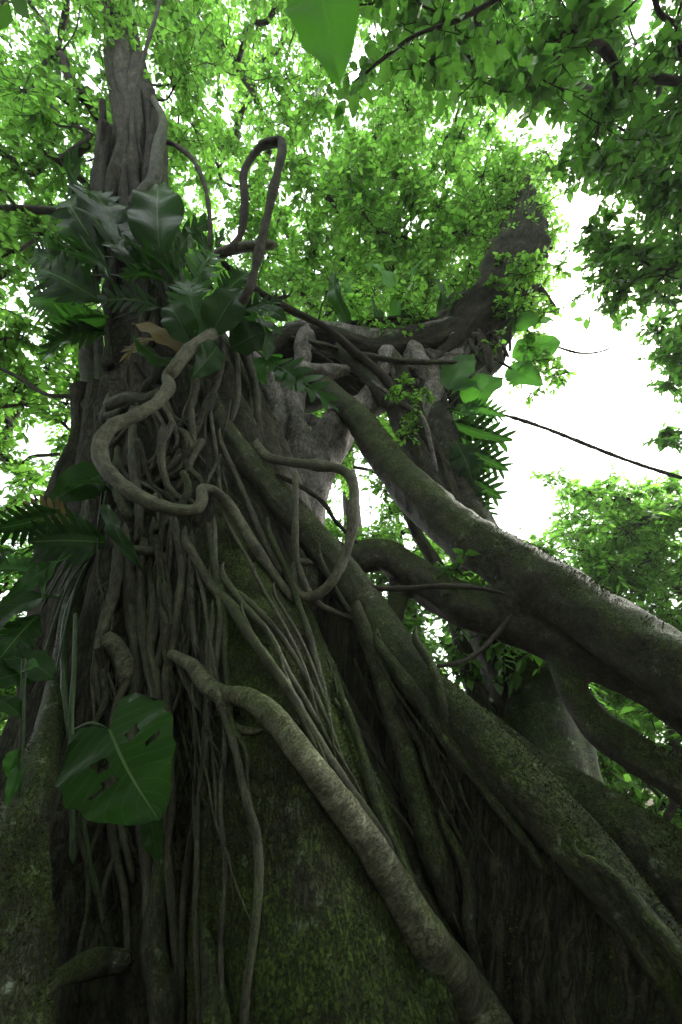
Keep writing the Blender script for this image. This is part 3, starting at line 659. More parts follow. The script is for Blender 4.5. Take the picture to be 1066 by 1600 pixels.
def grow(root, base, trunk, C, mat, limb_name='limb', rmin=.012):
    """connect clump centres to the trunk: nodes with a pipe-model radius; direct limbs are parts, the finer branches one mesh"""
    tp = catmull(trunk, step=.5)
    nodes = [tuple(p[:3]) for p in tp]; par = [-1] * len(tp); isT = [True] * len(tp)
    lo = int(len(tp) * .45)
    axis = tp[:, :3]
    order = np.argsort([np.min(np.linalg.norm(axis[lo:] - c, axis=1)) for c in C])
    cnt = {}
    pathend = []
    NP = np.zeros((len(tp) + len(C) * 6, 3)); NP[:len(tp)] = axis; used = len(tp)
    NP[:lo] = 1e6
    for ci in order:
        c = C[ci]; d = np.linalg.norm(NP[:used] - c, axis=1) + np.where(NP[:used, 2] > c[2] + .3, .8, 0)
        j = int(np.argmin(d)); a = NP[j]
        n = 4; mid = (a + c) / 2 + np.array([0, 0, .08 * np.linalg.norm(c - a)]) + rng.normal(size=3) * .15 * np.linalg.norm(c - a)
        prev = j
        for t in (.25, .5, .75, 1.0):
            p = (1 - t) ** 2 * a + 2 * t * (1 - t) * mid + t * t * c
            if t < 1: p = p + rng.normal(size=3) * .035 * np.linalg.norm(c - a)
            NP[used] = p; par.append(prev); isT.append(False); prev = used; used += 1
    w = np.zeros(used)
    ends = range(len(tp) + 3, used, 4)
    for e in ends:
        k = e
        while k >= len(tp): w[k] += 1; k = par[k]
    rad = rmin * np.maximum(w, 1) ** .46
    # chains: each clump's 4-node path, grouped into limbs when it starts on the trunk
    Vs, Fs, off, tcs = [], [], 0, []
    for e in ends:
        ids = [par[e - 3], e - 3, e - 2, e - 1, e]
        r0 = rad[e - 3] if ids[0] < len(tp) else min(rad[ids[0]], rad[e - 3] * 1.2)
        path = np.array([[*(axis[ids[0]] if ids[0] < len(tp) else NP[ids[0]]), r0]] + [[*NP[i], rad[i]] for i in ids[1:]])
        big = rad[e - 3] > rmin * 2.6
        V, F, tc = tube_data(path, seg=8 if big else 5, step=max(.12, np.linalg.norm(path[0, :3] - path[-1, :3]) / 7), lump=.1, seed=e % 50)
        if ids[0] < len(tp) and big:
            link(limb_name, mesh_np(limb_name, V - base, F, mat, tc), root)
        else:
            Vs.append(V); Fs.append(F + off); tcs.append(tc); off += len(V)
    if Vs: link('branches', mesh_np('branches', np.vstack(Vs) - base, np.vstack(Fs), mat, np.vstack(tcs)), root, kind='stuff')
def foliage(root, base, C, R, size, lmat, ntw=12, nlf=13, droop=.25, aspect=.54, name='crown'):
    LV, LF, TV, TF = clump_foliage(C, R, size, ntw, nlf, droop, aspect)
    link(name, mesh_np(name, LV - base, LF, lmat), root, kind='stuff')
    link('twigs', mesh_np('twigs', TV - base, TF, M_TWIG, TV), root, kind='stuff')
def forest_tree(name, label, trunk, rects, size, lmat, ntw=12, nlf=13, droop=.25, gap=True, aspect=.54, cat='tree', group=None, C=None, R=None):
    trunk = np.array(trunk, float); base = np.array([*trunk[0, :2], 0.0])
    root = thing(name, label, cat, base, group)
    V, F, tc = tube_data(trunk, seg=18, step=.3, flute=.1, lump=.05, seed=int(abs(trunk[0, 0] * 10)) + 1)
    link('trunk', mesh_np('trunk', V - base, F, M_TREE, tc), root)
    if C is None: C, R = sample_clumps(rects, gap)
    grow(root, base, trunk, C, M_TREE)
    foliage(root, base, C, R, size, lmat, ntw, nlf, droop, aspect)
    return root

GAPS[:] = [(950, 610, 92, 125), (845, 190, 55, 60), (880, 290, 26, 60), (905, 450, 50, 60), (820, 790, 60, 60), (30, 455, 42, 36), (350, 335, 30, 40), (245, 110, 30, 60), (905, 370, 25, 40),
           (50, 690, 40, 40), (930, 700, 100, 45), (985, 520, 50, 50), (575, 760, 30, 80)]

# crown of the fig itself
Cf, Rf = sample_clumps([(-350, 330, -350, 470, 8.5, 14, 330, .75), (-200, 200, 150, 480, 7.5, 11, 60, .6)])
grow(fig, FB, core, Cf, M_TREE, 'limb', .014)
foliage(fig, FB, Cf, Rf, .15, L_MID, 13, 13)

forest_tree('canopy_tree', 'tall tree rising behind the fig, its fine bright leaves filling the gap above the arch', [[.6, 12.5, -.2, .34], [.5, 12.2, 4, .28], [.2, 11.5, 9, .22], [-.3, 10.5, 14, .13], [-.4, 10, 17, .06]],
            [(230, 860, -350, 500, 9.5, 16, 560, .8), (380, 800, 330, 520, 10, 15, 110, .7), (560, 820, 200, 420, 9.5, 12, 40, .6)], .15, L_BRIGHT, 13, 13)
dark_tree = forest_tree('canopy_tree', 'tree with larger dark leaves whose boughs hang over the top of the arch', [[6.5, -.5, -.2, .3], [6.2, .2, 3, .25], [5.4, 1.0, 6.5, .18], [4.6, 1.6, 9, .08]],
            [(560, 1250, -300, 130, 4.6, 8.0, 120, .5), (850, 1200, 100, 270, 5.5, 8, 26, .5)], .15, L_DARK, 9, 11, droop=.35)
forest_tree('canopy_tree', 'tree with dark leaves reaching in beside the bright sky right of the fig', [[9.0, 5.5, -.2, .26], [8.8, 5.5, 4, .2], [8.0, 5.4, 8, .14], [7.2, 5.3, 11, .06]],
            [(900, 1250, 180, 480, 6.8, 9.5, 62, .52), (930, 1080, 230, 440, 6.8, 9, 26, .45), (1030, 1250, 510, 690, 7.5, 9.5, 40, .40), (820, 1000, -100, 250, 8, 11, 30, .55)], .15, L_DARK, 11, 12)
forest_tree('understory_tree', 'low spreading tree with pale bright leaves under the white gap of sky', [[9.5, 9.5, -.2, .16], [9.3, 9.3, 2, .13], [8.8, 9.2, 4.5, .09], [8.4, 9.0, 6.5, .03]],
            [(780, 1250, 790, 1040, 8.5, 14, 400, .62), (870, 1200, 750, 830, 9, 12, 40, .5)], .14, L_BRIGHT, 12, 12)
forest_tree('understory_tree', 'leafy young tree glimpsed through the opening under the arch', [[2.2, 11.5, -.2, .12], [2.0, 11.3, 3, .1], [1.6, 11, 6, .06], [1.4, 10.8, 8.5, .03]],
            [(430, 720, 640, 980, 9.0, 13, 230, .6), (430, 720, 520, 700, 10, 13, 50, .6)], .14, L_BRIGHT, 11, 12)
forest_tree('understory_tree', 'light green tree standing behind the left side of the fig trunk', [[-7.8, 8.0, -.2, .18], [-7.7, 8, 3, .15], [-7.3, 7.9, 6, .1], [-6.8, 7.7, 9, .04]],
            [(-250, 190, 420, 860, 7.5, 12, 220, .55), (-200, 120, 850, 1150, 6.5, 10, 90, .5)], .15, L_BRIGHT, 11, 12)
forest_tree('shrub', 'bushy shrub of bright leaves growing low beyond the spreading roots', [[4.3, 6.6, -.1, .06], [4.3, 6.6, 1, .05], [4.4, 6.7, 2.2, .02]],
            [(830, 1250, 1030, 1360, 5.5, 8.5, 110, .42)], .15, L_BRIGHT, 10, 11, cat='shrub')

forest_tree('shrub', 'wide dark-leaved thicket shrub far behind the right leg of the arch', [[4.5, 11.5, -.1, .07], [4.4, 11.5, 1.5, .05], [4.2, 11.5, 3.5, .02]],
            [(560, 1000, 880, 1260, 8.5, 13, 200, .6)], .17, L_MID, 10, 11, cat='shrub', gap=False)
forest_tree('shrub', 'tall background shrub with pale leaves at the far right past the roots', [[9.5, 12, -.1, .07], [9.5, 12, 1.5, .05], [9.3, 12, 4, .02]],
            [(860, 1300, 980, 1280, 10, 15, 180, .7)], .17, L_BRIGHT, 10, 11, cat='shrub', gap=False)
forest_tree('shrub', 'shady shrub behind the left flank of the fig', [[-7, 7, -.1, .07], [-7, 7, 1.5, .05], [-7, 7, 3, .02]],
            [(-300, 110, 900, 1280, 7, 11, 120, .6)], .17, L_MID, 10, 11, cat='shrub', gap=False)

# ------------------------------------------------------------------ broad leaves
def blade_data(base, tip, w, hint, kind, curve=.12, fold=.25, nlobe=8, seed=0):
    r = np.random.default_rng(seed)
    base = np.asarray(base, float); tip = np.asarray(tip, float)
    Lv = tip - base; Ln = np.linalg.norm(Lv); D = Lv / Ln
    S = norm(np.cross(D, hint)); N = np.cross(S, D)
    def pos(t, s, hw):
        t = np.asarray(t, float); s = np.asarray(s, float)
        a = np.abs(s)
        h = fold * a * hw - .35 * fold * a ** 2 * hw + curve * Ln * np.sin(np.pi * np.clip(t, 0, 1)) - .03 * Ln * np.sin(t * 17 + seed + s) * a - .22 * Ln * np.clip(t - .45, 0, 1) ** 2
        return base + D * (Ln * t)[..., None] + S * (s * hw)[..., None] + N * h[..., None]
    V, F, T = [], [], []; off = 0
    def grid(tt, ss, hw, tcs):
        nonlocal off
        n, k = tt.shape; V.append(pos(tt, ss, hw).reshape(-1, 3)); T.append(tcs.reshape(-1, 3))
        i = (np.arange(n - 1)[:, None] * k + np.arange(k - 1)[None, :]).ravel() + off
        F.append(np.stack([i, i + 1, i + k + 1, i + k], -1)); off += n * k
    if kind in ('ent', 'heart'):
        NR = 29; t = np.linspace(0, 1, NR); s = np.array([-1, -.75, -.45, -.2, 0, .2, .45, .75, 1])
        if kind == 'ent': pr = np.sin(np.pi * t ** .72) ** .8
        else: pr = np.clip((1 - t) ** .8 * (.80 + 1.25 * t), 0, 1.2)
        hw = (w / 2 * pr + .001)[:, None] * np.ones(9)[None, :]
        tt = t[:, None] * np.ones(9)[None, :]; ss = np.ones(NR)[:, None] * s[None, :]
        if kind == 'heart': tt = tt - .24 * np.sin(np.pi * np.abs(ss) ** 1.2) ** .8 * (1 - t[:, None]) ** 4 + .10 * np.abs(ss) ** 4 * (1 - t[:, None]) ** 4
        hw = hw * (1 + .05 * np.sin(tt * 25 + 3 * ss))
        grid(tt, ss, hw, np.stack([ss, tt, 0 * tt], -1))
        if kind == 'heart' and w > .3:          # torn holes beside the midrib
            gone = {r_ * 8 + c_ for r_, c_ in [(9, 5), (10, 5), (11, 5), (7, 2), (8, 2), (9, 2), (14, 5), (15, 5), (15, 6), (13, 1)]}
            F[0] = np.array([f for i, f in enumerate(F[0]) if i not in gone])
    else:
        cw = .16 if kind == 'pin' else .42
        t = np.linspace(0, 1, 12); s = np.array([-1, 0, 1.])
        pr = np.sin(np.pi * np.clip(t, .03, .985) ** .75) ** .7
        hw = (w / 2 * cw * pr)[:, None] * np.ones(3)[None, :]
        tt = t[:, None] * np.ones(3)[None, :]; ss = np.ones(12)[:, None] * s[None, :]
        grid(tt, ss, hw, np.stack([ss * cw, tt, 0 * tt], -1))
        for sd_ in (-1, 1):
            for i in range(nlobe):
                t0 = .06 + .86 * (i + .3 + .15 * r.random()) / nlobe
                ln = math.sin(math.pi * min(t0, .97) ** .75) ** .65 * (.88 + .2 * r.random())
                lw = .86 / nlobe * (.40 if kind == 'pin' else .46)
                a = np.linspace(cw * .5, 1, 6)
                wd = lw * np.sin(np.pi * (.22 + .78 * (a - a[0]) / (1 - a[0])) ** .9) ** .6; wd[-1] = lw * .12
                fw = .34 * (a - a[0]) * (w / 2 / Ln) * 1.6
                q = np.array([-1, 0, 1.])
                tt = t0 + fw[:, None] + wd[:, None] * q[None, :]; ss = sd_ * a[:, None] * np.ones(3)[None, :]
                grid(tt, ss, np.full(tt.shape, w / 2 * ln), np.stack([ss * .0 + .3, t0 + q[None, :] * .03 + 0 * tt, 0 * tt], -1))
    return np.vstack(V), np.vstack(F), np.vstack(T)
def put_leaf(root, b0, base, tip, w, hint, kind, mat, hub=None, seed=0, pet=.008, **kw):
    V, F, T = blade_data(base, tip, w, hint, kind, seed=seed, **kw)
    lf = link('leaf', mesh_np('leaf', V - b0, F, mat, T), root)
    if hub is not None:
        base = np.asarray(base); hub = np.asarray(hub); mid = (base + hub) / 2 + np.array([0, -.06, .10]) * np.linalg.norm(base - hub)
        V, F, tc = tube_data([[*hub, pet], [*mid, pet * .9], [*base, pet * .7]], seg=6, step=.06)
        link('petiole', mesh_np('petiole', V - b0, F, M_STEM, tc), lf)
    return lf
def plant(name, label, cat, hub, leaves, mat, stem=None, pet=.010, seed=0, petioles=True, jit=.35, upw=.55, mixed=False):
    hub = np.asarray(hub); root = thing(name, label, cat, hub)
    if stem is not None:
        V, F, tc = tube_data(stem, seg=9, lump=.1); link('stem', mesh_np('stem', V - hub, F, M_STEM, tc), root)
    r = np.random.default_rng(seed)
    for k, lf in enumerate(leaves):
        bx, by, tx, ty, w, kind, yb, yt = lf[:8]; m = lf[8] if len(lf) > 8 else (L_DEAD if mixed and k % 13 == 9 else L_GREENBIG if mixed and k % 7 == 5 else mat)
        b = at(bx, by, yb); t = at(tx, ty, yt)
        hint = norm(CAM - b) * .75 + np.array([0, 0, upw]) + r.normal(size=3) * jit
        put_leaf(root, hub, b, t, w / FPX * depth((b + t) / 2), hint, kind, m, hub + (b - hub) * .12 if petioles else None, seed=seed * 50 + k, pet=pet, curve=r.uniform(.03, .16), fold=r.uniform(.1, .5), nlobe=int(r.integers(7, 10)))
    return root
PH = L_PHILO
up1 = [(185, 470, 100, 386, 90, 'mon', 3.6, 3.4), (250, 398, 246, 276, 82, 'ent', 3.5, 3.45), (190, 402, 138, 285, 92, 'mon', 3.7, 3.6), (255, 482, 150, 470, 60, 'pin', 3.5, 3.3),
       (277, 487, 225, 385, 74, 'mon', 3.4, 3.4), (292, 480, 335, 385, 54, 'pin', 3.4, 3.4), (300, 470, 302, 352, 52, 'pin', 3.5, 3.6), (330, 522, 378, 448, 62, 'ent', 3.3, 3.2),
       (345, 505, 440, 465, 46, 'pin', 3.4, 3.3), (290, 552, 208, 500, 55, 'ent', 3.3, 3.1), (285, 570, 205, 528, 60, 'ent', 3.3, 3.1), (160, 472, 55, 415, 87, 'mon', 3.8, 3.7),
       (172, 500, 75, 505, 80, 'mon', 3.8, 3.6), (165, 520, 60, 560, 72, 'mon', 3.9, 3.8), (140, 430, 45, 392, 76, 'mon', 3.9, 3.9), (320, 440, 350, 360, 44, 'pin', 3.6, 3.7),
       (240, 452, 203, 372, 54, 'pin', 3.5, 3.4), (362, 545, 425, 515, 60, 'ent', 3.5, 3.5), (372, 520, 445, 520, 56, 'ent', 3.6, 3.6), (312, 532, 290, 430, 74, 'mon', 3.3, 3.2),
       (160, 400, 105, 300, 76, 'mon', 4.0, 4.0), (165, 350, 120, 245, 76, 'mon', 4.1, 4.1), (265, 525, 190, 560, 50, 'pin', 3.5, 3.3), (225, 430, 170, 375, 54, 'mon', 3.6, 3.5),
       (300, 540, 262, 470, 50, 'ent', 3.2, 3.1), (340, 470, 395, 420, 50, 'mon', 3.7, 3.8), (130, 480, 40, 470, 70, 'mon', 4.0, 4.0), (280, 420, 330, 340, 52, 'mon', 3.7, 3.8),
       (340, 540, 300, 590, 44, 'ent', 3.3, 3.2), (260, 440, 190, 430, 60, 'mon', 3.4, 3.3), (380, 500, 420, 560, 50, 'heart', 3.6, 3.5), (395, 480, 450, 500, 44, 'heart', 3.7, 3.7)]
plant('climbing_philodendron', 'clump of dark glossy pinnate philodendron leaves perched high on the fig trunk', 'plant', at(275, 500, 3.65), up1, PH, seed=1, mixed=True, jit=.5,
      stem=[[*at(275, 500, 3.62), .035], [*at(255, 440, 3.7), .03], [*at(225, 380, 3.85), .025], [*at(205, 300, 3.95), .02]])
low1 = [(168, 738, 75, 785, 62, 'ent', 3.5, 3.3), (190, 770, 100, 760, 46, 'ent', 3.4, 3.3), (165, 848, 45, 845, 105, 'mon', 3.3, 3.0), (163, 786, 222, 893, 24, 'ent', 3.1, 2.95), (95, 800, -20, 830, 70, 'mon', 3.3, 3.1),
        (112, 868, 62, 935, 26, 'ent', 3.1, 2.9), (85, 880, 5, 940, 28, 'ent', 3.0, 2.8), (90, 930, -30, 1000, 70, 'ent', 3.1, 2.8), (60, 960, -40, 1080, 70, 'mon', 3.0, 2.7), (120, 820, 30, 790, 56, 'pin', 3.4, 3.2),
        (60, 1050, -30, 1070, 50, 'ent', 2.9, 2.7), (85, 1060, 0, 1020, 46, 'ent', 2.9, 2.8), (70, 900, -40, 890, 60, 'mon', 3.2, 3.0), (30, 860, -60, 900, 60, 'pin', 3.2, 3.0)]
plant('climbing_philodendron', 'philodendron with broad dark leaves climbing the left flank of the fig under the looped liana', 'plant', at(150, 850, 3.5), low1, PH, seed=2, mixed=True, jit=.5,
      stem=[[*at(175, 740, 3.5), .018], [*at(150, 850, 3.45), .02], [*at(105, 960, 3.2), .02], [*at(100, 1060, 2.95), .018], [*at(112, 1180, 2.75), .018], [*at(115, 1350, 2.6), .016]])
plant('broad_leaf_vine', 'vine with one large drooping heart-shaped leaf hanging low in front of the root curtain', 'plant', at(112, 1140, 2.2),
      [(172, 1140, 244, 1278, 200, 'heart', 2.05, 1.9), (236, 1270, 246, 1348, 34, 'ent', 2.15, 2.15)], PH, seed=3, pet=.009, jit=.1, upw=-.35,
      stem=[[*at(118, 960, 2.75), .011], [*at(116, 1040, 2.4), .011], [*at(112, 1140, 2.2), .011], [*at(125, 1250, 2.3), .009], [*at(150, 1400, 2.4), .008]])
plant('young_climber', 'slim green-stemmed climber with narrow pale leaves beside the left root', 'plant', at(34, 1230, 2.4),
      [(34, 1190, 10, 1260, 20, 'ent', 2.4, 2.35, L_GREENBIG), (30, 1170, 12, 1215, 26, 'ent', 2.4, 2.4, L_GREENBIG), (37, 1045, 60, 1040, 30, 'ent', 2.4, 2.4, L_GREENBIG), (34, 1120, -10, 1090, 26, 'ent', 2.4, 2.4, PH)], PH, seed=4, pet=.004,
      stem=[[*at(38, 1030, 2.4), .012], [*at(36, 1120, 2.4), .012], [*at(33, 1230, 2.4), .012], [*at(40, 1300, 2.45), .01]])
plant('broad_leaf_climber', 'bright green broad-leaved climber on the right leg of the arch', 'plant', at(690, 640, 5.1),
      [(700, 610, 738, 548, 52, 'ent', 5.0, 4.9, L_GREENBIG), (735, 640, 790, 585, 70, 'ent', 5.0, 4.9, L_GREENBIG), (705, 615, 765, 612, 40, 'ent', 5.0, 4.9, L_GREENBIG), (720, 640, 790, 650, 44, 'mon', 5.0, 4.9, L_GREENBIG),
       (790, 520, 870, 500, 50, 'ent', 5.3, 5.2, L_GREENBIG), (800, 560, 880, 530, 50, 'ent', 5.3, 5.2, L_GREENBIG), (790, 580, 850, 600, 44, 'ent', 5.3, 5.2, L_GREENBIG)], L_GREENBIG, seed=5, pet=.012)
plant('split_leaf_climber', 'dark climber with slit and perforated leaves silhouetted against the sky beside the right leg', 'plant', at(715, 740, 5.1),
      [(705, 660, 800, 690, 70, 'mon', 5.1, 5.0), (715, 700, 795, 735, 60, 'mon', 5.1, 5.0), (715, 740, 785, 780, 60, 'mon', 5.1, 5.0), (712, 690, 745, 770, 50, 'mon', 5.0, 5.0), (720, 760, 770, 810, 50, 'pin', 5.1, 5.0), (700, 640, 760, 660, 44, 'pin', 5.1, 5.0)], PH, seed=6, pet=.010, jit=.12, upw=.05)
plant('epiphytic_fern', 'bright green lobed fern frond lying across the arch below the philodendron', 'fern', at(395, 560, 4.4),
      [(402, 560, 528, 632, 62, 'pin', 4.4, 4.3, L_GREENBIG), (395, 535, 440, 560, 40, 'heart', 4.4, 4.3, L_GREENBIG), (430, 580, 480, 610, 40, 'mon', 4.4, 4.3, L_GREENBIG), (390, 560, 415, 600, 30, 'ent', 4.4, 4.3, L_GREENBIG)], L_GREENBIG, seed=7)
nest = [(640 + 22 * k + rng.uniform(-8, 8), 520, 620 + 30 * k + rng.uniform(-20, 20), rng.uniform(400, 470), rng.uniform(16, 26), 'ent', 5.2, 5.2 + rng.uniform(-.3, .3), L_GREENBIG if k % 2 else PH) for k in range(-4, 5)]
plant('epiphytic_fern', 'strap-leaved epiphyte standing upright on top of the arch', 'fern', at(630, 520, 5.25), nest, PH, seed=8, petioles=False)

# small-leaved epiphytes on the arch
for nm, lab, rects, sz in [
    ('epiphyte', 'fresh small-leaved epiphyte tangled over the crest of the arch', [(520, 720, 440, 525, 7.0, 7.7, 22, .26)], .09),
    ('epiphyte', 'small-leaved epiphyte crowding the dark limb that rises from the arch', [(770, 880, 400, 620, 6.9, 7.9, 30, .26), (700, 800, 400, 500, 7.2, 8.0, 10, .22), (755, 870, 230, 390, 8.6, 10.2, 46, .42)], .10),
    ('epiphyte', 'tiny sprigs of yellow-green leaves dangling between the two legs of the arch', [(560, 700, 600, 680, 5.9, 6.2, 9, .14)], .07),
    ('epiphyte', 'leafy epiphyte cloaking the foot of the right leg behind the large roots', [(690, 900, 880, 1190, 3.9, 4.6, 60, .26)], .11)]:
    C, R = sample_clumps(rects, False); o0 = C.mean(0)
    rt = thing(nm, lab, 'plant', o0)
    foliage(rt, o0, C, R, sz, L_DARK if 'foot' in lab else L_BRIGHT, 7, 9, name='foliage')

# ------------------------------------------------------------------ lianas
def liana(label, pts, mat=M_LIANA, ground=False, name='liana', cat='vine', surf=False, **kw):
    p = hug(pts) if surf else px_path(pts)
    b = p[0, :3]
    V, F, tc = tube_data(p, flute=kw.pop('flute', .08), ff=1.5, lump=kw.pop('lump', .1), taper_start=True, knob=.32, **kw)
    o = link(name, mesh_np(name, V - b, F, mat, tc)); o.location = b
    return tag(o, label, cat)
liana('bare liana bent like a hairpin above the philodendron', [(340, 398, 12.8, 3.5), (362, 388, 12.8, 3.5), (378, 360, 11.9, 3.5), (383, 315, 11.9, 3.45), (382, 268, 11.9, 3.4), (405, 232, 12.8, 3.35), (430, 222, 13.6, 3.3), (441, 224, 13.6, 3.28), (438, 250, 13.6, 3.26), (424, 310, 13.6, 3.24), (408, 380, 14.4, 3.22), (396, 430, 15.3, 3.2), (384, 464, 15.3, 3.2), (360, 500, 13.6, 3.4)], M_TWIG, seed=5)
liana('broken stub of bark sticking out beside the hairpin liana', [(335, 400, 14, 3.6), (370, 388, 15, 3.55), (410, 384, 16, 3.5), (434, 382, 13, 3.5)], M_LIANA, cat='branch', name='branch', seed=6)
liana('thick pale liana looping in a wide S across the trunk', [(362, 492, 12.8, 3.75), (345, 512, 16.0, 3.45), (318, 532, 19.2, 3.2), (292, 552, 20.0, 3.12), (274, 575, 19.2, 3.1), (262, 590, 17.6, 3.12), (264, 606, 19.2, 3.1), (245, 630, 20.0, 3.05), (210, 650, 21.6, 3.0), (178, 665, 22.4, 2.95), (158, 690, 23.2, 2.92), (160, 722, 24.0, 2.9), (185, 752, 24.0, 2.85), (225, 780, 22.4, 2.8), (270, 796, 20.8, 2.8), (305, 797, 20.0, 2.82), (316, 780, 19.2, 2.85), (316, 764, 17.6, 2.95), (335, 768, 16.0, 3.05), (360, 790, 16.0, 3.1), (395, 850, 17.6, 3.1), (430, 900, 16.0, 3.1), (460, 940, 12.8, 3.1)], M_LIANA, seed=7, step=.02, seg=14)
liana('liana that runs level from the trunk then drops and curls under itself', [(398, 600, 12.0, 4.0), (394, 650, 13.8, 3.9), (398, 690, 15.5, 3.7), (418, 714, 15.5, 3.5), (455, 722, 15.5, 3.35), (500, 727, 16.3, 3.2), (536, 735, 17.2, 3.1), (552, 756, 17.2, 3.05), (553, 800, 17.2, 3.0), (545, 850, 17.2, 3.0), (525, 900, 16.3, 3.0), (495, 930, 16.3, 3.05), (470, 930, 16.3, 3.1), (458, 905, 14.6, 3.15), (465, 880, 12.0, 3.2), (490, 880, 9.5, 3.2)], M_LIANA, seed=8, step=.02, seg=12)
liana('thin upright liana crossing in front of the diagonal root', [(462, 740, 9, 3.1), (462, 800, 10, 3.05), (462, 850, 11, 3.05), (468, 890, 11, 3.1), (490, 935, 10, 3.1), (520, 955, 8, 3.15), (560, 968, 7, 3.2)], M_LIANA, seed=9)
liana('dark bare branch slanting down from the hairpin liana to the arch', [(345, 408, 9, 3.7), (400, 452, 11, 4.0), (450, 482, 12, 4.3), (510, 512, 13, 4.6), (560, 555, 14, 4.8), (600, 590, 15, 4.9), (640, 640, 10, 5.0)], M_TWIG, cat='branch', name='branch', seed=10)
liana('straight dead stick lying level between diagonal root and big right root', [(560, 918, 8, 3.2), (620, 920, 9, 3.2), (690, 916, 9, 3.15), (740, 918, 8, 3.2), (792, 928, 6, 3.25)], M_TWIG, cat='stick', name='stick', seed=11)
liana('thin curved stick rising from the diagonal root below the big root', [(680, 1041, 6, 2.9), (715, 1036, 7, 2.95), (748, 1018, 8, 3.05), (780, 986, 8, 3.2), (800, 960, 7, 3.3)], M_TWIG, cat='stick', name='stick', seed=12)
liana('thin root twig drooping beneath the level liana', [(430, 740, 7, 3.5), (470, 760, 8, 3.4), (505, 785, 8, 3.4), (525, 815, 7, 3.5), (560, 850, 6, 3.6)], M_TWIG, seed=13)
liana('pale thin aerial root hanging from the twig beside the right leg', [(580, 595, 6, 4.8), (620, 625, 7, 4.75), (658, 650, 8, 4.7), (672, 690, 7, 4.7), (682, 740, 6, 4.7)], M_GREY, seed=14)
liana('long knobbly bare branch slanting across the white sky', [(715, 630, 5, 5.2), (800, 652, 5, 5.1), (860, 672, 6, 5.0), (930, 700, 6, 4.9), (1000, 726, 6, 4.8), (1090, 756, 6, 4.7), (1300, 840, 7, 4.6)], M_TREE, cat='branch', name='branch', seed=15, lump=.3)
liana('crooked twig standing out against the sky above the knobbly branch', [(800, 500, 6, 5.6), (845, 530, 4, 5.6), (880, 545, 3.5, 5.6), (910, 552, 3.5, 5.6), (940, 549, 3, 5.6), (960, 540, 2, 5.6)], M_TREE, cat='twig', name='twig', seed=16)
liana('thin liana hanging in front of the high trunk', [(262, -80, 6, 2.9), (250, 0, 6, 2.9), (230, 70, 6, 3.0), (216, 130, 6, 3.1), (213, 200, 6, 3.2), (222, 260, 5, 3.4)], M_TWIG, seed=17)
liana('thin liana arching out from the high trunk and down to the philodendron', [(245, 222, 7, 4.1), (270, 225, 8, 4.0), (300, 248, 8, 3.9), (320, 290, 7, 3.8), (328, 340, 7, 3.7), (328, 390, 7, 3.7)], M_TWIG, seed=18)
liana('dark twig reaching level out of the left canopy to the high trunk', [(-60, 330, 10, 5.0), (0, 326, 11, 5.0), (60, 328, 11, 4.8), (120, 332, 11, 4.6), (170, 340, 10, 4.4)], M_TWIG, cat='branch', name='branch', seed=19)
liana('thin bowed twig touching the left edge of the trunk collar', [(-40, 560, 5, 5.2), (20, 585, 6, 5.0), (70, 615, 6, 4.8), (122, 620, 6, 4.6), (150, 625, 6, 4.4)], M_TWIG, cat='twig', name='twig', seed=20)

# hanging shoot with one large leaf above the viewer
hb = atz(492, -60, 1.02)
sh = thing('hanging_shoot', 'long shoot hanging from above with one large fresh green leaf', 'plant', hb)
V, F, tc = tube_data([[hb[0] + 1.2, hb[1] + .1, hb[2] + 3.6, .012], [hb[0] + .5, hb[1], hb[2] + 2.2, .009], [hb[0] + .05, hb[1], hb[2] + .8, .006], [*hb, .003]], seg=7, step=.1)
link('stem', mesh_np('stem', V - hb, F, M_STEM, tc), sh)
put_leaf(sh, hb, hb, atz(530, 122, .98), 118 / FPX, norm(CAM - hb), 'ent', L_GREENBIG, seed=77, curve=.05, fold=.2)

# near bough of the dark-leaved tree, its leaves large enough to tell apart
BO = dark_tree.location; bo = np.array(BO)
bp_ = np.array([[5.4, 1.0, 6.5, .07], [3.6, 1.1, 6.9, .05], *[[*atz(x, y, z), r] for x, y, z, r in [(930, -130, 3.4, .03), (830, -40, 3.2, .022), (730, 25, 3.05, .016), (650, 55, 3.0, .012), (600, 92, 2.95, .009), (545, 134, 2.9, .005)]]])
V, F, tc = tube_data(bp_, seg=9, step=.08, lump=.15)
bough = link('limb', mesh_np('limb', V - bo, F, M_TWIG, tc), dark_tree)
bs_ = catmull(bp_, step=.09)[14:, :3]
lmesh = []
for k in range(4):
    V, F, T = blade_data((0, 0, 0), (0, .15, 0), .062, (0, 0, 1), 'ent', curve=.08 * (-1) ** k, fold=.3, seed=k)
    lmesh.append(mesh_np('leaf', V, F, L_DARK, T))
V, F, tc = None, None, None
tw = []
for k in range(26):
    p = bs_[rng.integers(0, len(bs_))]; d = norm(rng.normal(size=3) * np.array([1, .7, .5]) + np.array([-.2, .2, -.35])); ln = rng.uniform(.25, .6)
    q = [p, p + d * ln * .5 + [0, 0, .02], p + d * ln - [0, 0, .06 * ln]]
    V, F, tc = tube_data(np.array([[*q[0], .004], [*q[1], .003], [*q[2], .0015]]), seg=5, step=.06)
    link('twig', mesh_np('twig', V - bo, F, M_TWIG, tc), bough)
    for i in range(7):
        t = (i + 1) / 7; pp = p + d * ln * t - np.array([0, 0, .06 * ln * t * t])
        dd = norm(d * .5 + norm(rng.normal(size=3)) * .8 + np.array([0, 0, -.5]))
        o = link('leaf', lmesh[rng.integers(0, 4)], bough)
        o.location = pp - bo; o.rotation_mode = 'QUATERNION'
        qn = Vector(dd).to_track_quat('Y', 'Z'); o.rotation_quaternion = qn
        sc = rng.uniform(.6, 1.15); o.scale = (sc, sc, sc)

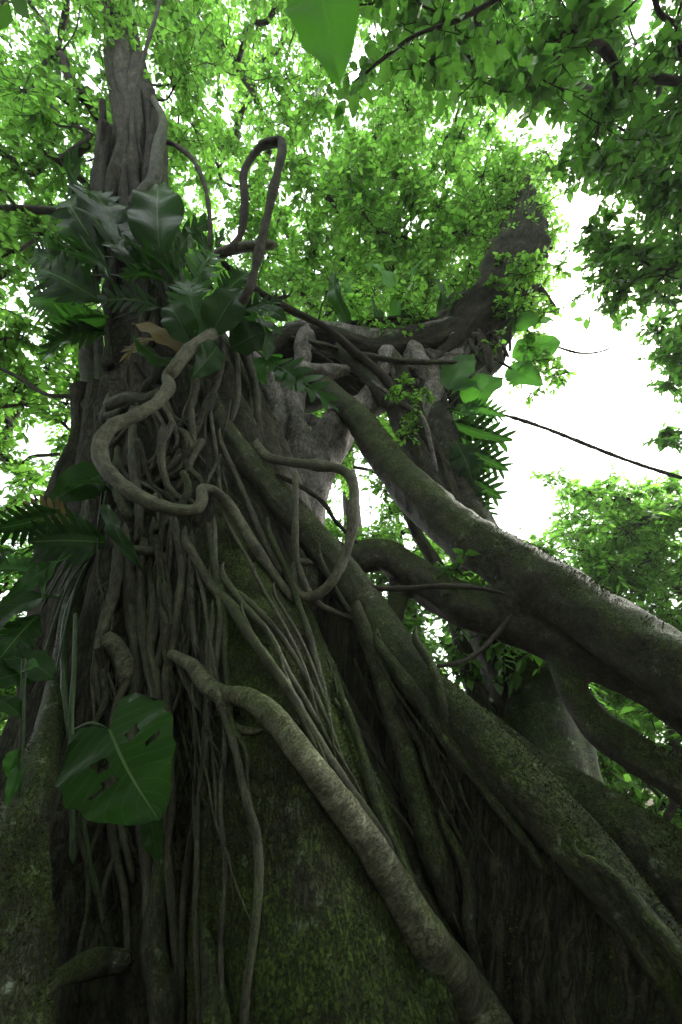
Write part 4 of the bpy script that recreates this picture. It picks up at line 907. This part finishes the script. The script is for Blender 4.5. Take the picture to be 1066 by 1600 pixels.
for x, y, h_, lab in [(-3.6, .2, 3.4, 'dense unseen shrub added on the left to darken the near root'), (3.6, -.4, 2.8, 'dense unseen shrub added on the right to darken the wall of the diagonal root')]:  # unseen shrubs added out of view to block light from the lower corners
    n = 70; C = np.stack([x + rng.normal(0, .7, n), y + rng.normal(0, .7, n), rng.uniform(.4, h_, n)], -1)
    px, py = to_px(C); vis = (depth(C) > 0) & (px > -260) & (px < 1330) & (py > -250) & (py < 1900)
    C = C[~vis & (np.linalg.norm(C - CAM, axis=1) > 1.8)]
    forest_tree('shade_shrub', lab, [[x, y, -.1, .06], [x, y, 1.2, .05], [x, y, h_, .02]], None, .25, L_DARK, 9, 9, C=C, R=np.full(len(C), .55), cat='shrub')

# the forest that closes in behind and beside the viewer
for k, (x, y, hgt, lab) in enumerate([(-6.5, -3.0, 13, 'dense evergreen tree with low boughs on the left side of the clearing'), (-1.5, -6.0, 14, 'tall leafy tree straight across the clearing from the fig'), (4.5, -6.5, 13, 'broad leafy tree across the clearing facing the right leg of the arch'),
                                 (-10, 3.0, 14, 'big shady tree standing far out to the left of the fig'), (9.5, -3.5, 12, 'shady tree on the right side of the clearing beyond the large roots')]):
    n = 150; th = rng.uniform(0, 2 * np.pi, n); rr = 4.2 * np.sqrt(rng.random(n)); zz = rng.uniform(1.0, hgt, n)
    C = np.stack([x + rr * np.cos(th), y + rr * np.sin(th), zz], -1)
    if k in (0, 1, 2): C[zz > 8] += np.array([0, 1.8, 0]) + (np.array([2.0, 0, 0]) if k == 0 else 0)
    px, py = to_px(C); vis = (depth(C) > 0) & (px > -250) & (px < 1320) & (py > -250) & (py < 1900)
    C = C[~vis & (np.linalg.norm(C - CAM, axis=1) > 2.6)]
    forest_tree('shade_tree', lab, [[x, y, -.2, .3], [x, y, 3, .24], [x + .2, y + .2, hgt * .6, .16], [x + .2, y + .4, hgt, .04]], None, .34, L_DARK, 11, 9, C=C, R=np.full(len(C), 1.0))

# ------------------------------------------------------------------ humid forest air
HZ = 0.0015
hm = bpy.data.materials.new('forest_air'); hm.use_nodes = True; hn = hm.node_tree.nodes; hn.clear()
ho = hn.new('ShaderNodeOutputMaterial'); hv = hn.new('ShaderNodeVolumePrincipled')
hv.inputs['Color'].default_value = (.95, .97, .95, 1); hv.inputs['Density'].default_value = HZ; hv.inputs['Anisotropy'].default_value = .3
hm.node_tree.links.new(hv.outputs[0], ho.inputs['Volume'])
hx, hy0, hy1, hz0, hz1 = 130, -130, 135, -1.5, 30
V = np.array([[x, y, z] for z in (hz0, hz1) for y in (hy0, hy1) for x in (-hx, hx)], float)
F = np.array([[0, 2, 3, 1], [4, 5, 7, 6], [0, 1, 5, 4], [2, 6, 7, 3], [0, 4, 6, 2], [1, 3, 7, 5]])
link('haze', mesh_np('haze', V, F, hm, smooth=False), kind='stuff')
